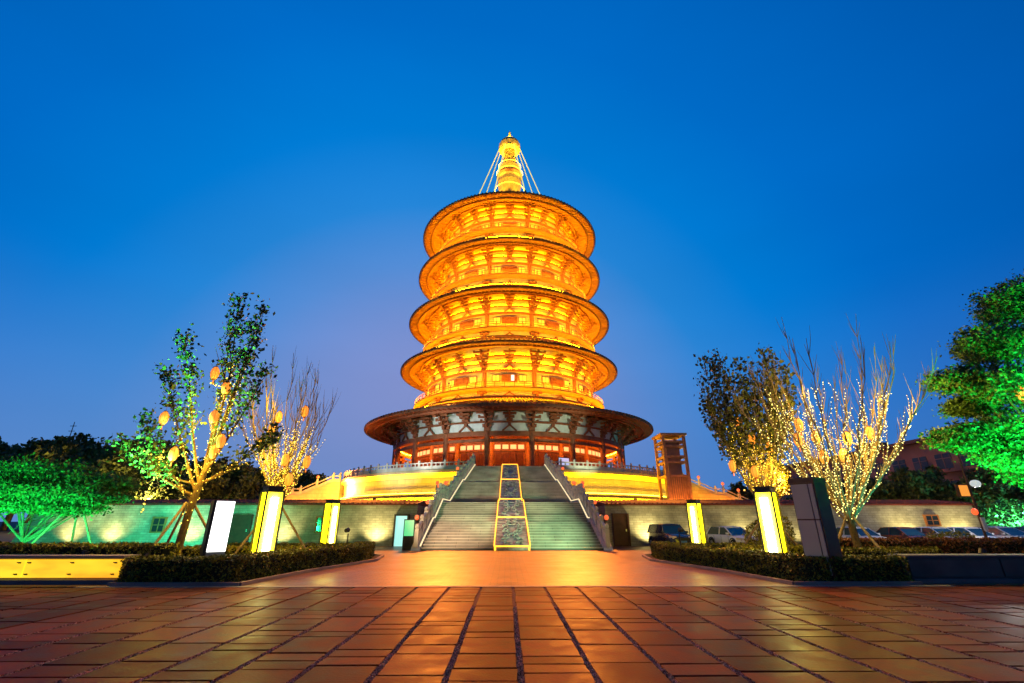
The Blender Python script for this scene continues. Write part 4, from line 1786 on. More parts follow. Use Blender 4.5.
def lantern(x, y, z, s, label, cord=.35):
    s *= .82
    t = thing('lantern', label, 'lantern', (x, y, z), group='orange silk lanterns hung in the trees')
    mb = MB()
    r = .18 * s
    mb.lathe([(r * .35, -.30 * s), (r * .7, -.24 * s), (r * .95, -.10 * s), (r, .04 * s), (r * .88, .17 * s), (r * .55, .26 * s), (r * .3, .29 * s)], 14, (x, y, z))
    b_ = mb.build('silk_shade', E_lant, t, smooth=True)
    mb = MB()
    for k in range(7):
        a = 2 * PI * k / 7
        q = [(rr * 1.02 * math.cos(a) + x, rr * 1.02 * math.sin(a) + y, zz + z) for rr, zz in ((r * .35, -.30 * s), (r * .7, -.24 * s), (r * .95, -.10 * s), (r, .04 * s), (r * .88, .17 * s), (r * .55, .26 * s), (r * .3, .29 * s))]
        mb.tube(q, .006 * s, 4)
    mb.ring(r * .2, r * .42, .28 * s, .32 * s, 10, (x, y, z))
    mb.ring(r * .2, r * .42, -.34 * s, -.29 * s, 10, (x, y, z))
    mb.build('frame', M_wood, t)
    mb = MB()
    mb.tube([(x, y, z + .3 * s), (x, y, z + .3 * s + cord)], .008, 4)
    mb.build('cord', M_wood, t)
    mb = MB()
    mb.tube([(x, y, z - .34 * s), (x, y, z - .5 * s)], [.02 * s, .035 * s], 6)
    mb.build('tassel', E_red, t)
    return t


def stakes(name_label, x, y, h, spread, m=M_bamboo, n=3, a0=.4):
    t = thing('tree_stakes', name_label, 'tree stakes', (x, y, 0))
    for k in range(n):
        a = a0 + 2 * PI * k / n
        mb = MB()
        mb.tube([(x + spread * math.cos(a), y + spread * math.sin(a), .0), (x + .12 * math.cos(a), y + .12 * math.sin(a), h)], .045, 7)
        mb.build('stake', m, t)
    return t


def fairy_swag(label, a, b_, sag, n, m=E_bulb, r=.03):
    a, b_ = Vector(a), Vector(b_)
    pts = [a.lerp(b_, k / 24) - Vector((0, 0, sag * 4 * (k / 24) * (1 - k / 24))) for k in range(25)]
    t = thing('string_lights', label, 'string lights', tuple(a))
    mb = MB()
    mb.tube(pts, .008, 3)
    mb.build('wire', M_dark, t)
    mb = MB()
    bulbs_on(mb, pts, n, .02, r)
    mb.build('bulbs', m, t)
    return t


def add_hook_twig(tw, src, hook, r=.03):
    src, hook = Vector(src), Vector(hook)
    mid = src.lerp(hook, .5) + Vector((0, 0, .25 * (hook - src).length))
    pts = [src * (1 - f) ** 2 + mid * 2 * f * (1 - f) + hook * f * f for f in [k / 6 for k in range(7)]]
    # carry on a little past the hook
    dd = (pts[-1] - pts[-2]).normalized()
    pts.append(pts[-1] + dd * .35 + Vector((0, 0, .15)))
    tw.tube(pts, taper(r, .008, len(pts)), 5)
    return pts


def nearest_on(limbs, p, zmax):
    best, bd = None, 1e9
    for l in limbs:
        for q in l[1:]:
            if q.z > zmax:
                continue
            dd = (Vector(q) - Vector(p)).length
            if dd < bd:
                bd, best = dd, q
    return best


# ---- left leafy tree (green-lit, fairy lights) ---------------------------------------
def leafy_left():
    bx, by = -11.35, 17.0
    t = thing('leafy_tree', 'sparse leafy tree lit green and wrapped in yellow fairy lights at left', 'tree', (bx, by, 0))
    tr = MB()
    trunk = [Vector((bx, by, 0)), Vector((bx + .05, by, 1)), Vector((bx + .12, by, 2.0)), Vector((bx + .28, by, 3.0)), Vector((bx + .42, by, 3.9))]
    tr.tube(trunk, [.16, .13, .12, .105, .085], 10)
    tr.build('trunk', M_bark, t)
    tw = MB()
    bl = MB()
    C = []
    limbs = []
    heads = [((-1.25, .2, .95), 3.9, 2.3), ((-.85, .1, 1.35), 4.9, 2.6), ((-.55, -.2, 1.6), 5.2, 2.9), ((-.22, .3, 1.9), 5.6, 3.3), ((.02, -.1, 2.0), 5.9, 3.9), ((.25, .2, 1.8), 5.7, 3.9), ((.42, -.1, 1.7), 4.9, 3.7),
             ((.75, -.2, 1.35), 3.9, 3.2), ((1.3, .3, .8), 2.7, 2.9), ((-1.4, -.3, .55), 3.0, 2.5)]
    for (d, L, h) in heads:
        p0 = Vector((bx + .12 + (h - 2) * .15, by, h))
        pts = polyline_limb(p0, d, L, 8, (0, 0, 0), .35, .13)
        limbs.append(pts)
        tw.tube(pts, taper(.058, .010, 9), 6)
        bulbs_on(bl, pts, int(46 * L / 5), .09, .021, .05, .58)
        for k in range(1, 9):
            for q in range(3 if k > 2 else 1):
                dd = (pts[min(k, 8)] - pts[k - 1]).normalized()
                sd = Vector((random.gauss(0, 1), random.gauss(0, 1), random.gauss(.25, .4))).normalized()
                Lt = random.uniform(.3, .85) * (1.15 - .06 * k)
                tp = polyline_limb(pts[k], dd * .7 + sd * .8, Lt, 4, (0, 0, 0), .5, .15)
                tw.tube(tp, taper(.016, .005, 5), 4)
                if k > 2 or random.random() < .2:
                    m_ = int(66 * Lt * min(1, .35 + .2 * (k - 3)))
                    for _ in range(m_):
                        f = random.uniform(.1, 1) * 4
                        i = min(3, int(f))
                        c = tp[i].lerp(tp[i + 1], f - i)
                        C.append(tuple(c + Vector((random.gauss(0, .15), random.gauss(0, .15), random.gauss(0, .14)))))
    # sideways branches
    for d, L in (((-1.6, -.1, .25), 2.3), ((1.5, -.2, .45), 2.0)):
        pts = polyline_limb((bx + .2, by, 2.9), d, L, 6, (0, 0, 0), .2, .1)
        limbs.append(pts)
        tw.tube(pts, taper(.045, .01, 7), 5)
        bulbs_on(bl, pts, 16, .05, .018)
    bulbs_on(bl, trunk, 46, .16, .02, .35, 1)
    return t, tw, bl, C, limbs


t, tw, bl, C, limbs = leafy_left()
LL = [(215, 373, 17.0), (226, 388, 16.8), (164, 418, 16.9), (214, 417, 16.6), (221, 441, 16.7), (214, 452, 16.9), (173.5, 454, 16.8)]
F_ = 462.
Pt = R(21.24)
YW = R(.6)


def at(px, py, Y):
    x = px - 512
    u = -(py - 341.5)
    f = F_ * math.cos(Pt) - u * math.sin(Pt)
    up = F_ * math.sin(Pt) + u * math.cos(Pt)
    X = x * math.cos(YW) + f * math.sin(YW)
    y = -x * math.sin(YW) + f * math.cos(YW)
    return Vector((-.33 + X * Y / y, Y, 1.7 + up * Y / y))


def hang(tw, limbs, spec, labels, s, maxup):
    for (px, py, Y), lab in zip(spec, labels):
        p = at(px, py, Y)
        lantern(p.x, p.y, p.z, s, lab, .28)
        hook = p + Vector((0, 0, .3 * s + .28))
        src = nearest_on(limbs, hook + Vector((0, 0, -.5)), hook.z - .1)
        if src is None:
            src = limbs[0][0]
        add_hook_twig(tw, src, hook, .022)


hang(tw, limbs, LL, ['topmost orange lantern high in the leafy left tree', 'second highest orange lantern in the leafy left tree, right of centre',
                     'leftmost orange lantern on the outer branch of the leafy left tree', 'orange lantern in the middle of the leafy left tree among dense fairy lights',
                     'right one of the two low lanterns near the fork of the leafy left tree', 'lowest orange lantern near the fork of the leafy left tree',
                     'orange lantern hanging low at the left side of the leafy left tree'], 1.0, 1)
tw.build('branches', M_bark, t)
bl.build('fairy_lights', E_bulb, t)
mb = MB()
mb.quads(C, .105, 0, 1.4)
mb.build('crown', M_leaf, t)
lamp('tree_glow', 'POINT', (-11.0, 16.6, 5.2), 330, (1, .62, .04), t, size=.5)
lamp('tree_glow', 'POINT', (-11.2, 16.4, 3.4), 220, (1, .62, .04), t, size=.4)
stakes('green-lit wooden support stakes around the leafy left tree', -11.3, 17.0, 2.3, 1.7)
fairy_swag('fairy light string sagging from the leafy left tree toward the pine', (-11.8, 16.9, 4.0), (-13.6, 16.9, 4.3), .35, 22)
fairy_swag('fairy light string hanging straight down at the left side of the leafy left tree', (-12.6, 16.9, 4.1), (-12.85, 17.0, 1.9), .02, 26)
fairy_swag('short fairy light string near the top of the leafy left tree', (-11.6, 17.0, 6.6), (-10.7, 17.0, 6.5), .12, 10)


# ---- bare fan trees ----------------------------------------------------------------
def fan_tree(label, bx, by, h, crotch, n, spread, drift, rt, bulbcount, leaves=0, leafrange=(.45, 1.), lit=.55, seed=1, name='bare_tree', bulbmat=E_bulb, lmat=M_leafd):
    random.seed(seed)
    t = thing(name, label, 'tree', (bx, by, 0))
    mb = MB()
    mb.tube([(bx, by, 0), (bx + .03, by, crotch * .4), (bx, by, crotch * .8), (bx + .02, by, crotch + .25)], [rt * 1.25, rt, rt * .95, rt * .75], 10)
    mb.build('trunk', M_bark, t)
    tw = MB()
    bl = MB()
    C = []
    limbs = []
    for k in range(n):
        a = 2 * PI * (k + random.uniform(-.25, .25)) / n
        ring_ = .55 + .45 * ((k * 7) % 5) / 4
        sp_ = spread * ring_
        top = Vector((bx + drift + sp_ * math.cos(a), by + sp_ * math.sin(a) * .8, h * random.uniform(.80, 1.0) * (1.10 - .36 * ring_)))
        p0 = Vector((bx + .05 * math.cos(a), by + .05 * math.sin(a), crotch + random.uniform(-.25, .35)))
        out = Vector((sp_ * math.cos(a) * .75 + drift * .3, sp_ * math.sin(a) * .6, 0))
        ctrl = p0 + out + Vector((0, 0, (h - crotch) * .33))
        pts = []
        for q in range(11):
            f = q / 10
            w = p0 * (1 - f) ** 2 + ctrl * 2 * f * (1 - f) + top * f * f
            pts.append(w + Vector((random.gauss(0, .05), random.gauss(0, .05), 0)) * min(1, q * .5))
        limbs.append(pts)
        tw.tube(pts, [rt * .25 * (1 - q / 10) ** 1.1 + .009 for q in range(11)], 6)
        bulbs_on(bl, pts, bulbcount, .07, .022, .03, lit * random.uniform(.75, 1.2))
        for q in range(2, 10):
            for _ in range(3):
                dd = (pts[q + 1] - pts[q]).normalized()
                sd = Vector((random.gauss(0, 1), random.gauss(0, .8), random.gauss(.8, .4))).normalized()
                Lt = random.uniform(.6, 1.9) * (1.1 - .05 * q)
                tp = polyline_limb(pts[q], dd + sd * .55, Lt, 5, (0, 0, 0), .6, .08)
                tw.tube(tp, taper(.014, .004, 6), 4)
                if q / 10 < lit and random.random() < .5:
                    bulbs_on(bl, tp, int(Lt * 7), .03, .018)
                if leaves and leafrange[0] <= q / 10 + random.uniform(-.1, .1) <= leafrange[1]:
                    for _k in range(int(leaves * Lt)):
                        f = random.uniform(.1, 1) * 5
                        i = min(4, int(f))
                        c = tp[i].lerp(tp[i + 1], f - i)
                        C.append(tuple(c + Vector((random.gauss(0, .17), random.gauss(0, .17), random.gauss(0, .15)))))
    return t, tw, bl, C, limbs


t, tw, bl, C, limbs = fan_tree('bare fan-shaped tree strung with lights behind the tall left pillar', -10.15, 21.0, 10.3, 2.3, 22, 2.25, -.5, .10, 38, seed=3, lit=.5)
hang(tw, limbs, [(279, 417, 21), (305, 411.5, 20.8), (272, 429, 20.6), (261.5, 443, 20.8), (285.5, 460, 20.4), (307, 462, 20.7), (289, 479.6, 20.2)],
     ['highest orange lantern in the middle of the bare left tree', 'orange lantern at the upper right of the bare left tree', 'orange lantern left of centre in the bare left tree',
      'leftmost orange lantern of the bare left tree', 'orange lantern in the lower middle of the bare left tree', 'rightmost low orange lantern of the bare left tree',
      'lowest orange lantern, just above the tall left pillar'], 1.05, 1)
tw.build('branches', M_twig, t)
bl.build('fairy_lights', E_bulb, t)
lamp('tree_glow', 'POINT', (-10.6, 19.8, 6.3), 300, (1, .62, .04), t, size=.5)
lamp('tree_glow', 'POINT', (-10.4, 20.4, 4.2), 385, (1, .62, .04), t, size=.5)
stakes('bright green-lit stakes propping the bare left tree', -10.15, 21.0, 2.4, 1.9, a0=.1)

t, tw, bl, C, limbs = fan_tree('dark-leaved upright tree with fairy lights behind the tall right pillar', 11.35, 22.0, 11.6, 2.2, 22, 2.4, .1, .13, 20, leaves=15, leafrange=(.3, 1.0), lit=.42, seed=5, name='leafy_tree', bulbmat=E_bulb)
hang(tw, limbs, [(738.6, 422.5, 21.8), (752, 439, 21.5), (770, 447, 21.6), (732.5, 466, 21.5), (755, 471.6, 21.2)],
     ['highest orange lantern in the dark-leaved right tree', 'orange lantern in the middle of the dark-leaved right tree', 'rightmost orange lantern of the dark-leaved right tree',
      'leftmost orange lantern of the dark-leaved right tree', 'lowest orange lantern, just above the tall right pillar'], 1.05, 1)
tw.build('branches', M_twig, t)
bl.build('fairy_lights', E_bulb, t)
mb = MB()
mb.quads(C, .14, 0, 1.3)
mb.build('crown', M_leafd, t)
lamp('tree_glow', 'POINT', (11.4, 21.4, 4.0), 330, (1, .62, .04), t, size=.5)
stakes('brown stakes propping the dark-leaved right tree', 11.35, 22.0, 2.0, 1.8, a0=.2)
fairy_swag('long fairy light string draped at the right of the dark-leaved right tree', (12.0, 21.8, 6.3), (13.3, 21.6, 3.4), .3, 34, E_bulbw)

t, tw, bl, C, limbs = fan_tree('wide bare tree densely wrapped in pale fairy lights right of the pylon', 12.95, 19.0, 11.3, 1.75, 26, 4.1, .7, .14, 40, seed=9, lit=.66)
hang(tw, limbs, [(799, 425, 18.8), (798, 440, 18.6), (815.7, 437.6, 18.8), (847.6, 438.4, 18.7), (824, 457, 18.5), (844, 456, 18.6), (870, 433, 18.9)],
     ['upper one of the two leftmost orange lanterns in the wide bare tree', 'lower one of the two leftmost orange lanterns in the wide bare tree',
      'orange lantern second from left in the wide bare tree', 'upper orange lantern in the middle right of the wide bare tree', 'lowest orange lantern left of centre in the wide bare tree',
      'lower orange lantern in the middle right of the wide bare tree', 'rightmost orange lantern in the wide bare tree'], 1.1, 1)
tw.build('branches', M_twig, t)
bl.build('fairy_lights', E_bulbw, t)
lamp('tree_glow', 'POINT', (13.0, 18.4, 4.4), 495, (1, .62, .04), t, size=.6)
lamp('tree_glow', 'POINT', (15.2, 18.0, 5.9), 350, (1, .7, .1), t, size=.5)
lamp('tree_glow', 'POINT', (12.0, 18.0, 6.6), 350, (1, .7, .1), t, size=.5)
lamp('tree_glow', 'POINT', (13.4, 18.4, 6.4), 330, (1, .62, .04), t, size=.6)
stakes('brown wooden stakes propping the wide bare tree', 12.95, 19.0, 1.9, 1.5, a0=.15, n=4)


# ---- far right broad tree -----------------------------------------------------------
def cloud_tree(label, bx, by, clumps, trunk_h, rt, m_leaf, leaf, per, name='broad_tree', cat='tree', seed=2, flat=.0, group=None, limbs_=True):
    random.seed(seed)
    t = thing(name, label, cat, (bx, by, 0), group=group)
    mb = MB()
    mb.tube([(bx, by, 0), (bx + .06, by, trunk_h * .5), (bx, by, trunk_h)], [rt * 1.2, rt, rt * .85], 10)
    br = MB()
    C = []
    for (cx, cy, cz, rx, ry, rz) in clumps:
        if limbs_:
            p0 = Vector((bx, by, trunk_h * random.uniform(.8, 1.0)))
            e = Vector((cx, cy, cz - rz * .2))
            mid = p0.lerp(e, .5) + Vector((0, 0, -.06 * (e - p0).length))
            pts = [p0 * (1 - f) ** 2 + mid * 2 * f * (1 - f) + e * f * f for f in [k / 6 for k in range(7)]]
            br.tube(pts, taper(rt * .5, .02, 7), 6)
            for _ in range(5):
                q = random.randint(3, 6)
                tp = polyline_limb(pts[q], (random.gauss(0, 1), random.gauss(0, 1), random.gauss(.3, .5)), min(rx, ry) * .8, 4, (0, 0, 0), .2, .1)
                br.tube(tp, taper(.03, .006, 5), 4)
        # subclusters
        ns = max(6, int(per * (.028 if per < 5000 else .014)))
        for _ in range(ns):
            v = Vector((random.gauss(0, 1), random.gauss(0, 1), random.gauss(0, 1))).normalized() * random.random() ** .4
            sc_ = Vector((cx + v.x * rx, cy + v.y * ry, cz + v.z * rz))
            sr = min(rx, ry) * random.uniform(.16, .30)
            n_ = int(per / ns)
            a = rng.normal(size=(n_, 3)) * np.array([sr, sr, sr * .5]) * .75
            C.append(a + np.array(sc_))
    mb.build('trunk', M_bark, t)
    if limbs_:
        br.build('branches', M_bark, t)
    mb = MB()
    mb.quads(np.concatenate(C), leaf, flat, 1.4)
    mb.build('crown', m_leaf, t)
    return t


cl = []
for (px, py, Y, rx, rz) in ((1000, 300, 17, 1.5, 1.0), (1030, 295, 17.5, 2.2, 1.4), (985, 335, 17, 1.5, .9), (1020, 350, 16.5, 2.2, 1.2), (955, 375, 17.2, 1.3, .62), (990, 380, 16.6, 1.6, .8),
                            (1035, 400, 17, 2.2, 1.3), (960, 400, 17.8, 1.0, .45), (985, 425, 16.4, 1.3, .6), (950, 432, 16.8, 1.1, .55), (1010, 445, 16.4, 1.5, .7), (1035, 460, 17, 1.7, 1.0),
                            (975, 345, 18.5, 1.1, .6), (1060, 330, 18, 2.2, 2.0), (1060, 420, 18, 2.2, 1.6)):
    p = at(px, py, Y)
    cl.append((p.x + .25, p.y, p.z - .25, rx * .8, rx * .8, rz * .8))
cloud_tree('big broad-leaved tree lit vivid green, entering from the right edge', 20.6, 17.2, cl, 3.2, .28, M_leafr, .08, 5600, seed=4)
p = at(1021, 393, 16.0)
lantern(p.x, p.y, p.z, 1.1, 'orange lantern in the vivid green tree at the right edge', .5)

# ---- flat-topped pine at left -------------------------------------------------------
cl = []
for (px, py, Y, rx, rz) in ((15, 476, 24, 2.2, .35), (50, 470, 24, 2.2, .35), (88, 480, 24, 1.9, .3), (112, 485, 23.6, 1.0, .22), (25, 492, 23.2, 2.0, .28), (65, 494, 23, 2.0, .28),
                            (100, 498, 23.2, 1.2, .22), (-20, 480, 24, 2.2, .4), (70, 508, 23.6, 1.6, .25), (20, 506, 23.6, 1.5, .2), (45, 482, 25.2, 2.2, .3)):
    p = at(px, py, Y)
    cl.append((p.x, p.y, p.z, rx, rx * .8, rz))
cloud_tree('low spreading flat-topped pine glowing green in front of the wall at far left', -23.0, 23.8, cl, .9, .11, M_pine, .085, 3600, name='pine_tree', seed=6)
stakes('thin stakes propping the spreading pine', -21.0, 23.8, 2.6, 1.6, a0=.0)
0 and fairy_swag('faint row of yellow bulbs in the trees above the pine', (-60, 62, 10.2), (-47, 62, 9.9), .4, 30, E_bulb, .12)

# ---- background trees ---------------------------------------------------------------


def far_proto(name, label, seed, n=9, leafn=700, leaf=.45):
    random.seed(seed)
    t = local_thing(name, label, 'tree', (0, 0, 0), 0, 'dark trees beyond the buildings')
    mb = MB()
    mb.tube([(0, 0, 0), (.2, 0, 2.5), (0, .1, 5.0)], [.35, .28, .2], 8)
    for k in range(5):
        a = k * 1.3
        mb.tube([(0, 0, 3.5), (1.2 * math.cos(a), 1.2 * math.sin(a), 5.4), (2.4 * math.cos(a), 2.4 * math.sin(a), 7.2)], [.14, .1, .03], 6)
    mb.build('trunk', M_bark, t)
    C = []
    for k in range(n):
        a = random.random() * 6.28
        rr = random.uniform(.3, 3.0)
        c = (rr * math.cos(a), rr * math.sin(a), random.uniform(3.5, 9.4 - rr * .5))
        for _ in range(9):
            v = Vector((random.gauss(0, 1), random.gauss(0, 1), random.gauss(0, .8))).normalized() * random.uniform(.6, 1.6)
            s_ = random.uniform(.3, .6)
            C.append(rng.normal(size=(int(leafn / 9), 3)) * np.array([s_, s_, s_ * .7]) + np.array([c[0] + v.x, c[1] + v.y, c[2] + v.z * .8]))
    mb = MB()
    mb.quads(np.concatenate(C), leaf, 0, 1.3)
    mb.build('crown', M_far, t)
    return t


pA = far_proto('broadleaf_tree', '', 21, 10, 640, .36)
pB = far_proto('broadleaf_tree', '', 22, 12, 600, .36)
pC = far_proto('broadleaf_tree', '', 23, 9, 700, .36)
ordn = ['first', 'second', 'third', 'fourth', 'fifth', 'sixth', 'seventh', 'eighth', 'ninth', 'tenth', 'eleventh', 'twelfth', 'thirteenth', 'fourteenth']
LT = [(-8, 436, 100), (22, 437, 105), (58, 436, 95), (85, 433, 108), (112, 434, 98), (140, 437, 104), (165, 440, 96), (196, 452, 92), (222, 458, 100), (248, 462, 95), (275, 466, 100), (303, 470, 96), (322, 474, 104), (340, 482, 100)]
RT = [(712, 487, 100), (738, 482, 92), (765, 486, 100), (800, 484, 74), (828, 478, 66), (852, 474, 62), (880, 472, 58), (905, 468, 54), (932, 466, 52), (958, 464, 50), (985, 466, 48), (1012, 462, 46), (1040, 455, 46)]
first = {id(pA): True, id(pB): True, id(pC): True}


def place(o, x, y, s, label):
    rz = random.random() * 6.28
    if first[id(o)]:
        first[id(o)] = False
        o.location = (x, y, 0)
        o.rotation_euler = (0, 0, rz)
        o['label'] = label
        c = o
    else:
        c = copy_thing(o, (x, y, 0), rz, label)
    c.scale = (s * random.uniform(.9, 1.15), s, s)


random.seed(31)
for k, (px, py, Y) in enumerate(LT):
    p = at(px, py, Y)
    place((pA, pB, pC)[k % 3], p.x, p.y, p.z / 10.2, f'dark tree on the left skyline, {ordn[k]} from the left edge')
    p = at(px + 13, py + (7 if k < 8 else 4), Y - 9)
    place((pB, pC, pA)[k % 3], p.x, p.y, p.z / 10.2, f'lower dark tree just in front of the left skyline, {ordn[k]} from the left edge')
for k, (px, py, Y) in enumerate(RT):
    p = at(px, py, Y)
    place((pB, pC, pA)[k % 3], p.x, p.y, p.z / 10.2, f'dark tree on the right skyline, {ordn[k]} counting rightward from the tower')
# glow among the trees
lamp('street_glow', 'POINT', (-62, 84, 4), 30000, (1, .62, .15), None, size=1.0)
lamp('street_glow', 'POINT', (-24, 70, 6), 16000, (1, .42, .08), None, size=1.0)
lamp('street_glow', 'POINT', (-34, 84, 4), 18000, (1, .52, .15), None, size=1.0)


# golden lit shrub behind right pillar
def shrub(label, x, y, r, h, m, leaf, n, seed, zb=0.):
    t = thing('shrub', label, 'shrub', (x, y, zb))
    a = rng.normal(size=(n, 3))
    a /= np.linalg.norm(a, axis=1)[:, None]
    rad = .75 + .3 * rng.random(n)
    sx = np.sin(a[:, 0] * 7 + seed) * .08
    C = np.stack([x + a[:, 0] * r * (rad + sx), y + a[:, 1] * r * rad, h * .52 + a[:, 2] * h * .48 * (rad + sx)], 1)
    C = C[C[:, 2] > .05] + np.array([0, 0, zb])
    mb = MB()
    for k in range(5):
        b_ = k * 1.25
        mb.tube([(x, y, zb), (x + r * .5 * math.cos(b_), y + r * .5 * math.sin(b_), zb + h * .75)], [.04, .015], 5)
    mb.build('stems', M_bark, t)
    mb = MB()
    mb.quads(C, leaf, 0, 1.4)
    mb.build('foliage', m, t)
    return t


s1 = shrub('bushy shrub aglow with orange lights above the wall, right of the tall right pillar', 28.2, 52.0, 2.1, 4.6, M_hedge, .16, 4500, 1, 3.66)
mb = MB()
cs_ = [(28.2 + random.gauss(0, 1.0), 50.6 + random.gauss(0, .5), random.uniform(4.2, 8.0)) for _ in range(150)]
blobs(mb, cs_, [.085] * len(cs_))
mb.build('fairy_lights', emat('amber_bulb', (1, .5, .08), 5, False), s1)
lamp('shrub_glow', 'POINT', (28, 49.6, 5.8), 2500, (1, .55, .1), s1, size=.5)
shrub('round clipped shrub lit yellow beside the white hatchback', 14.3, 28.6, .9, 1.7, M_hedge, .07, 2600, 2)
shrub('narrow dark shrub right of the tall right pillar', 13.2, 24.5, .55, 2.1, M_hedge, .07, 1800, 3)
for k, (x, y, r, h) in enumerate([(20.2, 23.0, 1.1, 1.25), (25.2, 23.2, 1.3, 1.2)]):
    shrub(['low mounded shrub behind the reddish hedge, nearer the bare tree', 'low mounded shrub behind the reddish hedge, nearer the street lamp'][k], x, y, r, h, M_hedge, .07, 2200, 5 + k)
shrub('bush lit teal at the far right beyond the parked cars', 43.0, 42, 2.8, 3.4, M_leafr, .2, 3500, 9)
flood((41.5, 37.5, .5), (42.5, 42, 2.5), 21000, (.15, 1.0, .75), 110, 'teal floodlight by the bush at the far right')

# ================================================================== CARS


def loft(mb, sections, cap=True):
    i0 = len(mb.v)
    n = len(sections[0])
    for s_ in sections:
        mb.v += [tuple(p) for p in s_]
    for k in range(len(sections) - 1):
        for j in range(n):
            j2 = (j + 1) % n
            mb.f.append((i0 + k * n + j, i0 + (k + 1) * n + j, i0 + (k + 1) * n + j2, i0 + k * n + j2))
    if cap:
        mb.f.append(tuple(i0 + j for j in range(n)))
        mb.f.append(tuple(i0 + (len(sections) - 1) * n + j for j in reversed(range(n))))


def car(kind, label, paint, x, y, rz, z=.03):
    cat = 'suv' if kind == 'suv' else 'car'
    t = local_thing('parked_car', label, cat, (x, y, z), rz, 'cars parked before the perimeter wall')
    H = {'suv': 1.68, 'sedan': 1.45, 'hatch': 1.50}[kind]
    W = .92 if kind == 'suv' else .88
    t.scale = (.9, .9, .9)
    belt = {'suv': 1.05, 'sedan': .92, 'hatch': .95}[kind]
    hood = {'suv': 1.0, 'sedan': .84, 'hatch': .88}[kind]
    st = [(-2.2, .72, .35, belt - .15), (-2.1, .85, .25, belt - .04), (-1.6, .97, .2, belt + .0), (-.5, 1.0, .2, belt), (.8, 1.0, .2, belt - .01), (1.1, 1.0, .2, hood + .02), (1.7, .96, .2, hood - .06), (2.05, .86, .22, hood - .18), (2.2, .66, .32, hood - .32)]
    secs = []
    for (xx, wf, zb, zt) in st:
        w = W * wf
        m_ = (zb + zt) / 2
        secs.append([(xx, -w * .9, zb), (xx, -w, zb + .12), (xx, -w * 1.0, m_), (xx, -w * .97, zt - .08), (xx, -w * .86, zt), (xx, 0, zt + .03),
                     (xx, w * .86, zt), (xx, w * .97, zt - .08), (xx, w, m_), (xx, w, zb + .12), (xx, w * .9, zb)])
    mb = MB()
    loft(mb, secs)
    body = mb.build('body', paint, t, smooth=True)
    # cabin
    if kind == 'sedan':
        cab = [(-1.75, belt - .02), (-1.1, H - .03), (.05, H), (.35, H - .03), (1.15, belt - .03)]
    elif kind == 'hatch':
        cab = [(-2.05, belt - .02), (-1.65, H - .10), (-.2, H), (.3, H - .03), (1.25, belt - .03)]
    else:
        cab = [(-2.1, belt - .02), (-1.85, H - .05), (-.2, H), (.35, H - .03), (1.05, belt - .03)]
    mb = MB()
    rs = []
    wt_ = W * .72
    wb = W * .90
    a = cab
    xb0, xt0, xt1, xt2, xb1 = a[0][0], a[1][0], a[2][0], a[3][0], a[4][0]
    # glasshouse
    pts = [(xb0, -wb, belt - .03), (xb1, -wb, belt - .03), (xb1, wb, belt - .03), (xb0, wb, belt - .03),
           (xt0, -wt_, H - .06), (xt2, -wt_, H - .06), (xt2, wt_, H - .06), (xt0, wt_, H - .06)]
    mb.hexa(pts)
    mb.build('windows', M_carglass, t)
    mb = MB()
    secs = []
    for (xx, zz, wf) in ((xt0 - .06, H - .09, .94), (xt0 + .1, a[1][1] + .01, 1.), (xt1, H, 1.), (xt2, H - .03, 1.), (xt2 + .08, H - .085, .94)):
        secs.append([(xx, -wt_ * wf - .03, zz - .06), (xx, -wt_ * .8, zz), (xx, 0, zz + .02), (xx, wt_ * .8, zz), (xx, wt_ * wf + .03, zz - .06), (xx, 0, zz - .055)])
    loft(mb, secs)
    for sg in (-1, 1):
        for (p_, q_) in (((xb0, belt - .04), (xt0, H - .07)), ((xb1, belt - .04), (xt2, H - .07)), ((-.35, belt - .04), (-.38, H - .07))):
            mb.bar((p_[0], sg * (wb + .005), p_[1]), (q_[0], sg * (wt_ + .01), q_[1]), .07, .05)
    mb.build('roof', paint, t, smooth=False)
    for xx in (-1.35, 1.38):
        for sg in (-1, 1):
            mb = MB()
            n = 20
            i0 = len(mb.v)
            r_ = .35 if kind == 'suv' else .325
            prof = [(.19, -.11), (r_ - .03, -.11), (r_, -.07), (r_, .07), (r_ - .03, .11), (.19, .11)]
            for j in range(n):
                an = 2 * PI * j / n
                for (rr, yy) in prof:
                    mb.v.append((xx + rr * math.cos(an), sg * (W - .09) + yy, r_ + rr * math.sin(an)))
            m_ = len(prof)
            for j in range(n):
                for q in range(m_):
                    mb.f.append((i0 + j * m_ + q, i0 + ((j + 1) % n) * m_ + q, i0 + ((j + 1) % n) * m_ + (q + 1) % m_, i0 + j * m_ + (q + 1) % m_))
            wh = mb.build('wheel', M_tyre, t)
            mb = MB()
            yo = sg * (W - .09) + sg * .10
            mb.tube([(xx, sg * (W - .12), r_), (xx, yo, r_)], [.2, .18], 16)
            for q in range(5):
                an = q * 2 * PI / 5
                mb.bar((xx, yo + sg * .01, r_), (xx + .2 * math.cos(an), yo + sg * .012, r_ + .2 * math.sin(an)), .05, .02, (0, 1, 0))
            mb.build('rim', M_rim, wh)
            # dark wheel arch
            mb = MB()
            pts2 = [(xx + (r_ + .07) * math.cos(q * PI / 10), sg * (W + .004), r_ + (r_ + .07) * math.sin(q * PI / 10)) for q in range(11)]
            mb.tube(pts2, .035, 5)
            mb.build('wheel_arch', M_blackm, t)
    hz = hood - .24
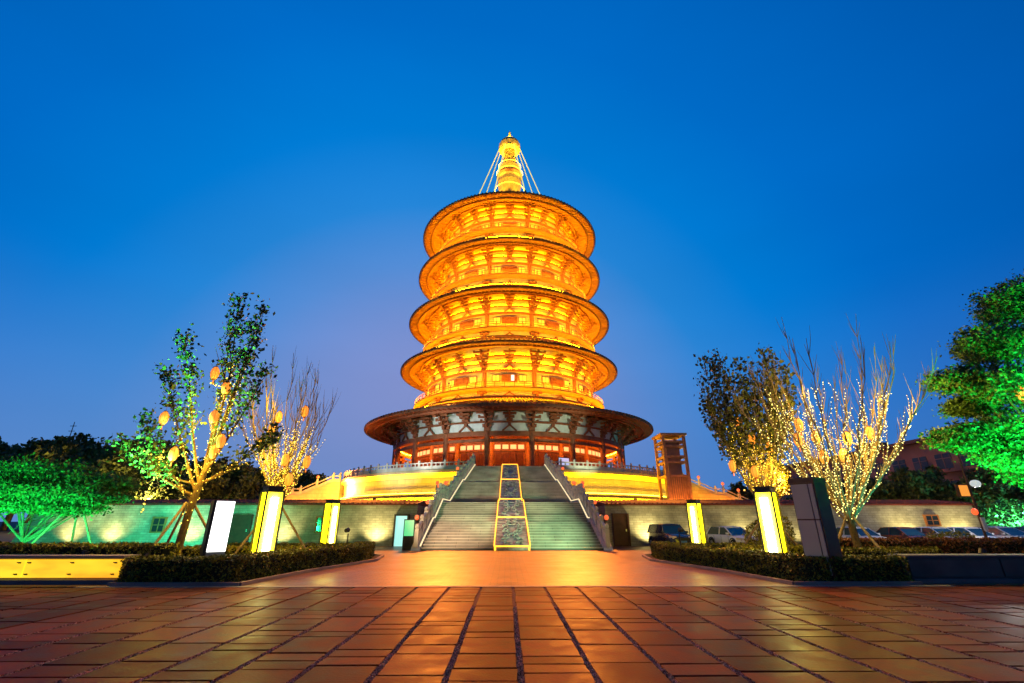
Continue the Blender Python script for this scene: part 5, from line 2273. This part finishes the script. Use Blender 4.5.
    for sg in (-1, 1):
        mb = MB()
        mb.hexa([(1.80, sg * .83 * W - .10, hz), (2.13, sg * .62 * W - .14, hz - .05), (2.13, sg * .62 * W + .14, hz - .05), (1.80, sg * .83 * W + .12, hz), (1.78, sg * .83 * W - .1, hz + .13), (2.08, sg * .62 * W - .14, hz + .09), (2.08, sg * .62 * W + .14, hz + .09), (1.78, sg * .83 * W + .12, hz + .13)])
        mb.build('headlight', M_greygl, t)
        mb = MB()
        mb.box(-2.17, -2.05, sg * .62 * W - .15, sg * .62 * W + .15, belt - .3, belt - .12)
        mb.build('tail_light', mat('tail_red', (.35, .02, .02), .3, .1), t)
        mb = MB()
        mb.box(.78, .98, sg * (W + .02) - .06, sg * (W + .02) + .06, belt + .0, belt + .13)
        mb.build('wing_mirror', paint, t)
    mb = MB()
    mb.box(2.08, 2.215, -.45, .45, hz - .16, hz + .02)
    mb.box(2.08, 2.21, -.6, .6, .26, .38)
    mb.build('grille', M_blackm, t)
    mb = MB()
    mb.box(2.2, 2.235, -.22, .22, hz - .30, hz - .18)
    mb.build('licence_plate', mat('plate_blue', (.05, .15, .5), .4, .05), t)
    for sg in (-1, 1):
        mb = MB()
        for xx in (-.95, .0, .9):
            mb.box(xx - .008, xx + .008, sg * (W + .003) - .006, sg * (W + .003) + .006, .35, belt - .1)
        mb.build('door_seams', M_blackm, t)
    return t


Pdark = mat('paint_dark', (0.03, 0.032, 0.04), .2, .05, 1, spec=.6)
Pred = mat('paint_maroon', (0.16, 0.03, 0.02), .2, .05, 1, spec=.6)
Psil = mat('paint_silver', (0.55, 0.56, 0.58), .25, .04, 1, metal=.3, spec=.5)
Pwh = mat('paint_white', (0.74, 0.75, 0.78), .25, .03, 1, spec=.5)
Pbr = mat('paint_brown', (0.17, 0.055, 0.025), .2, .05, 1, spec=.6)
car('suv', 'dark suv parked alone nearest the stairs in front of the wall', Pdark, 10.5, 33.2, R(-84))
car('hatch', 'white hatchback parked between the two right lantern pillars', Pwh, 14.7, 33.3, R(-82))
car('sedan', 'white sedan parked behind the trunk of the wide bare tree', Pwh, 23.1, 33.2, R(-85))
rowc = [('sedan', Pbr, 'brown sedan, leftmost of the close row at right'), ('sedan', Psil, 'silver sedan, second in the close row at right'), ('sedan', Pwh, 'white sedan in the middle of the close row at right'),
        ('hatch', Psil, 'silver hatchback in the close row, just behind the street lamp'), ('hatch', Pred, 'maroon hatchback at the right end of the close row')]
for k, (kd, pt, lb) in enumerate(rowc):
    car(kd, lb, pt, 26.1 + k * 2.1, 33.1 - k * .12, R(-86 + (k % 3) * 1.5))
for k, (x, y) in enumerate([(-14, 33)]):
    pass

# ================================================================== STREET LAMP with signs
t = thing('street_lamp', 'leaning-looking slim pole with orange box signs and small lamp at right', 'street lamp', (26.7, 28, 0))
mb = MB()
mb.tube([(26.7, 28, 0), (26.7, 28, 3.0), (26.7, 28, 5.4)], [.075, .06, .045], 10)
mb.build('pole', M_brown, t)
mb = MB()
mb.box(25.95, 26.55, 27.9, 28.1, 3.0, 3.7)
mb.build('sign_box', M_brown, t)
mb = MB()
mb.box(26.0, 26.50, 27.87, 27.899, 3.05, 3.65)
mb.build('sign_face', E_orange, t)
mb = MB()
mb.ball((27.15, 28, 3.75), .26, .8, 12, 8)
mb.build('lamp_head', E_cool, t)
lamp('lamp', 'POINT', (27.9, 28.6, 3.4), 700, (1, .88, .80), t, size=.2)
mb = MB()
mb.tube([(26.7, 28, 3.5), (27.0, 28, 3.55), (27.15, 28, 3.6)], .03, 6)
mb.build('lamp_arm', M_brown, t)
mb = MB()
mb.ball((26.45, 27.9, 2.2), .16, 1.2, 10, 7)
mb.build('red_globe', E_red, t)
mb = MB()
mb.box(26.62, 26.8, 27.8, 27.9, 1.2, 1.9)
mb.build('small_sign', M_white, t)

# ================================================================== BACKGROUND BUILDING right
t = thing('apartment_block', 'long unlit pinkish flat-roofed building above the trees at right', 'building', (68, 85, 0))
bx0, bx1, by0, by1, bh = 63.5, 82, 62, 118, 13.0
mb = MB()
mb.box(bx0, bx1, by0, by1, 0, bh)
mb.build('wall', M_bldg, t)
mb = MB()
mb.box(bx0 - .8, bx1 + .8, by0 - .8, by1 + .8, bh, bh + .5)
rf = mb.build('roof_slab', M_bldg2, t)
mb = MB()
mb.box(bx0 + .5, bx0 + 3.5, by0 + 20, by0 + 24, bh + .5, bh + 1.7)
mb.build('roof_hut', M_bldg2, rf)
for lv in range(3):
    z = 1.2 + lv * 3.8
    for k in range(13):
        ya = by0 + 1.2 + k * 4.05
        mb = MB()
        mb.box(bx0 - .06, bx0 + .1, ya, ya + 2.6, z, z + 2.1)
        w_ = mb.build('window', M_bwin, t)
        mb = MB()
        mb.box(bx0 - .12, bx0 - .062, ya + 1.25, ya + 1.35, z, z + 2.1)
        mb.box(bx0 - .12, bx0 - .062, ya, ya + 2.6, z + 1.4, z + 1.48)
        mb.build('frame', M_bldg, w_)
    mb = MB()
    mb.box(bx0 - .9, bx0 - .061, by0, by1, z - .55, z - .30)
    mb.build('balcony_slab', M_bldg, t)
for k in range(5):
    mb = MB()
    mb.box(bx0 + 1 + k * 3.4, bx0 + 3.2 + k * 3.4, by0 - .06, by0 + .1, 8.8, 10.9)
    mb.build('window', M_bwin, t)

# small antenna mast on the left skyline
t = thing('antenna_mast', 'thin antenna mast sticking above the left treeline', 'antenna', (-86, 92, 0))
mb = MB()
mb.tube([(-86, 92, 0), (-86, 92, 20.0)], [.2, .06], 6)
mb.build('mast', M_dark, t)
mb = MB()
for z in (18.2, 19.2):
    mb.bar((-86.6, 92, z), (-85.4, 92, z), .1, .1)
mb.build('crossbars', M_dark, t)
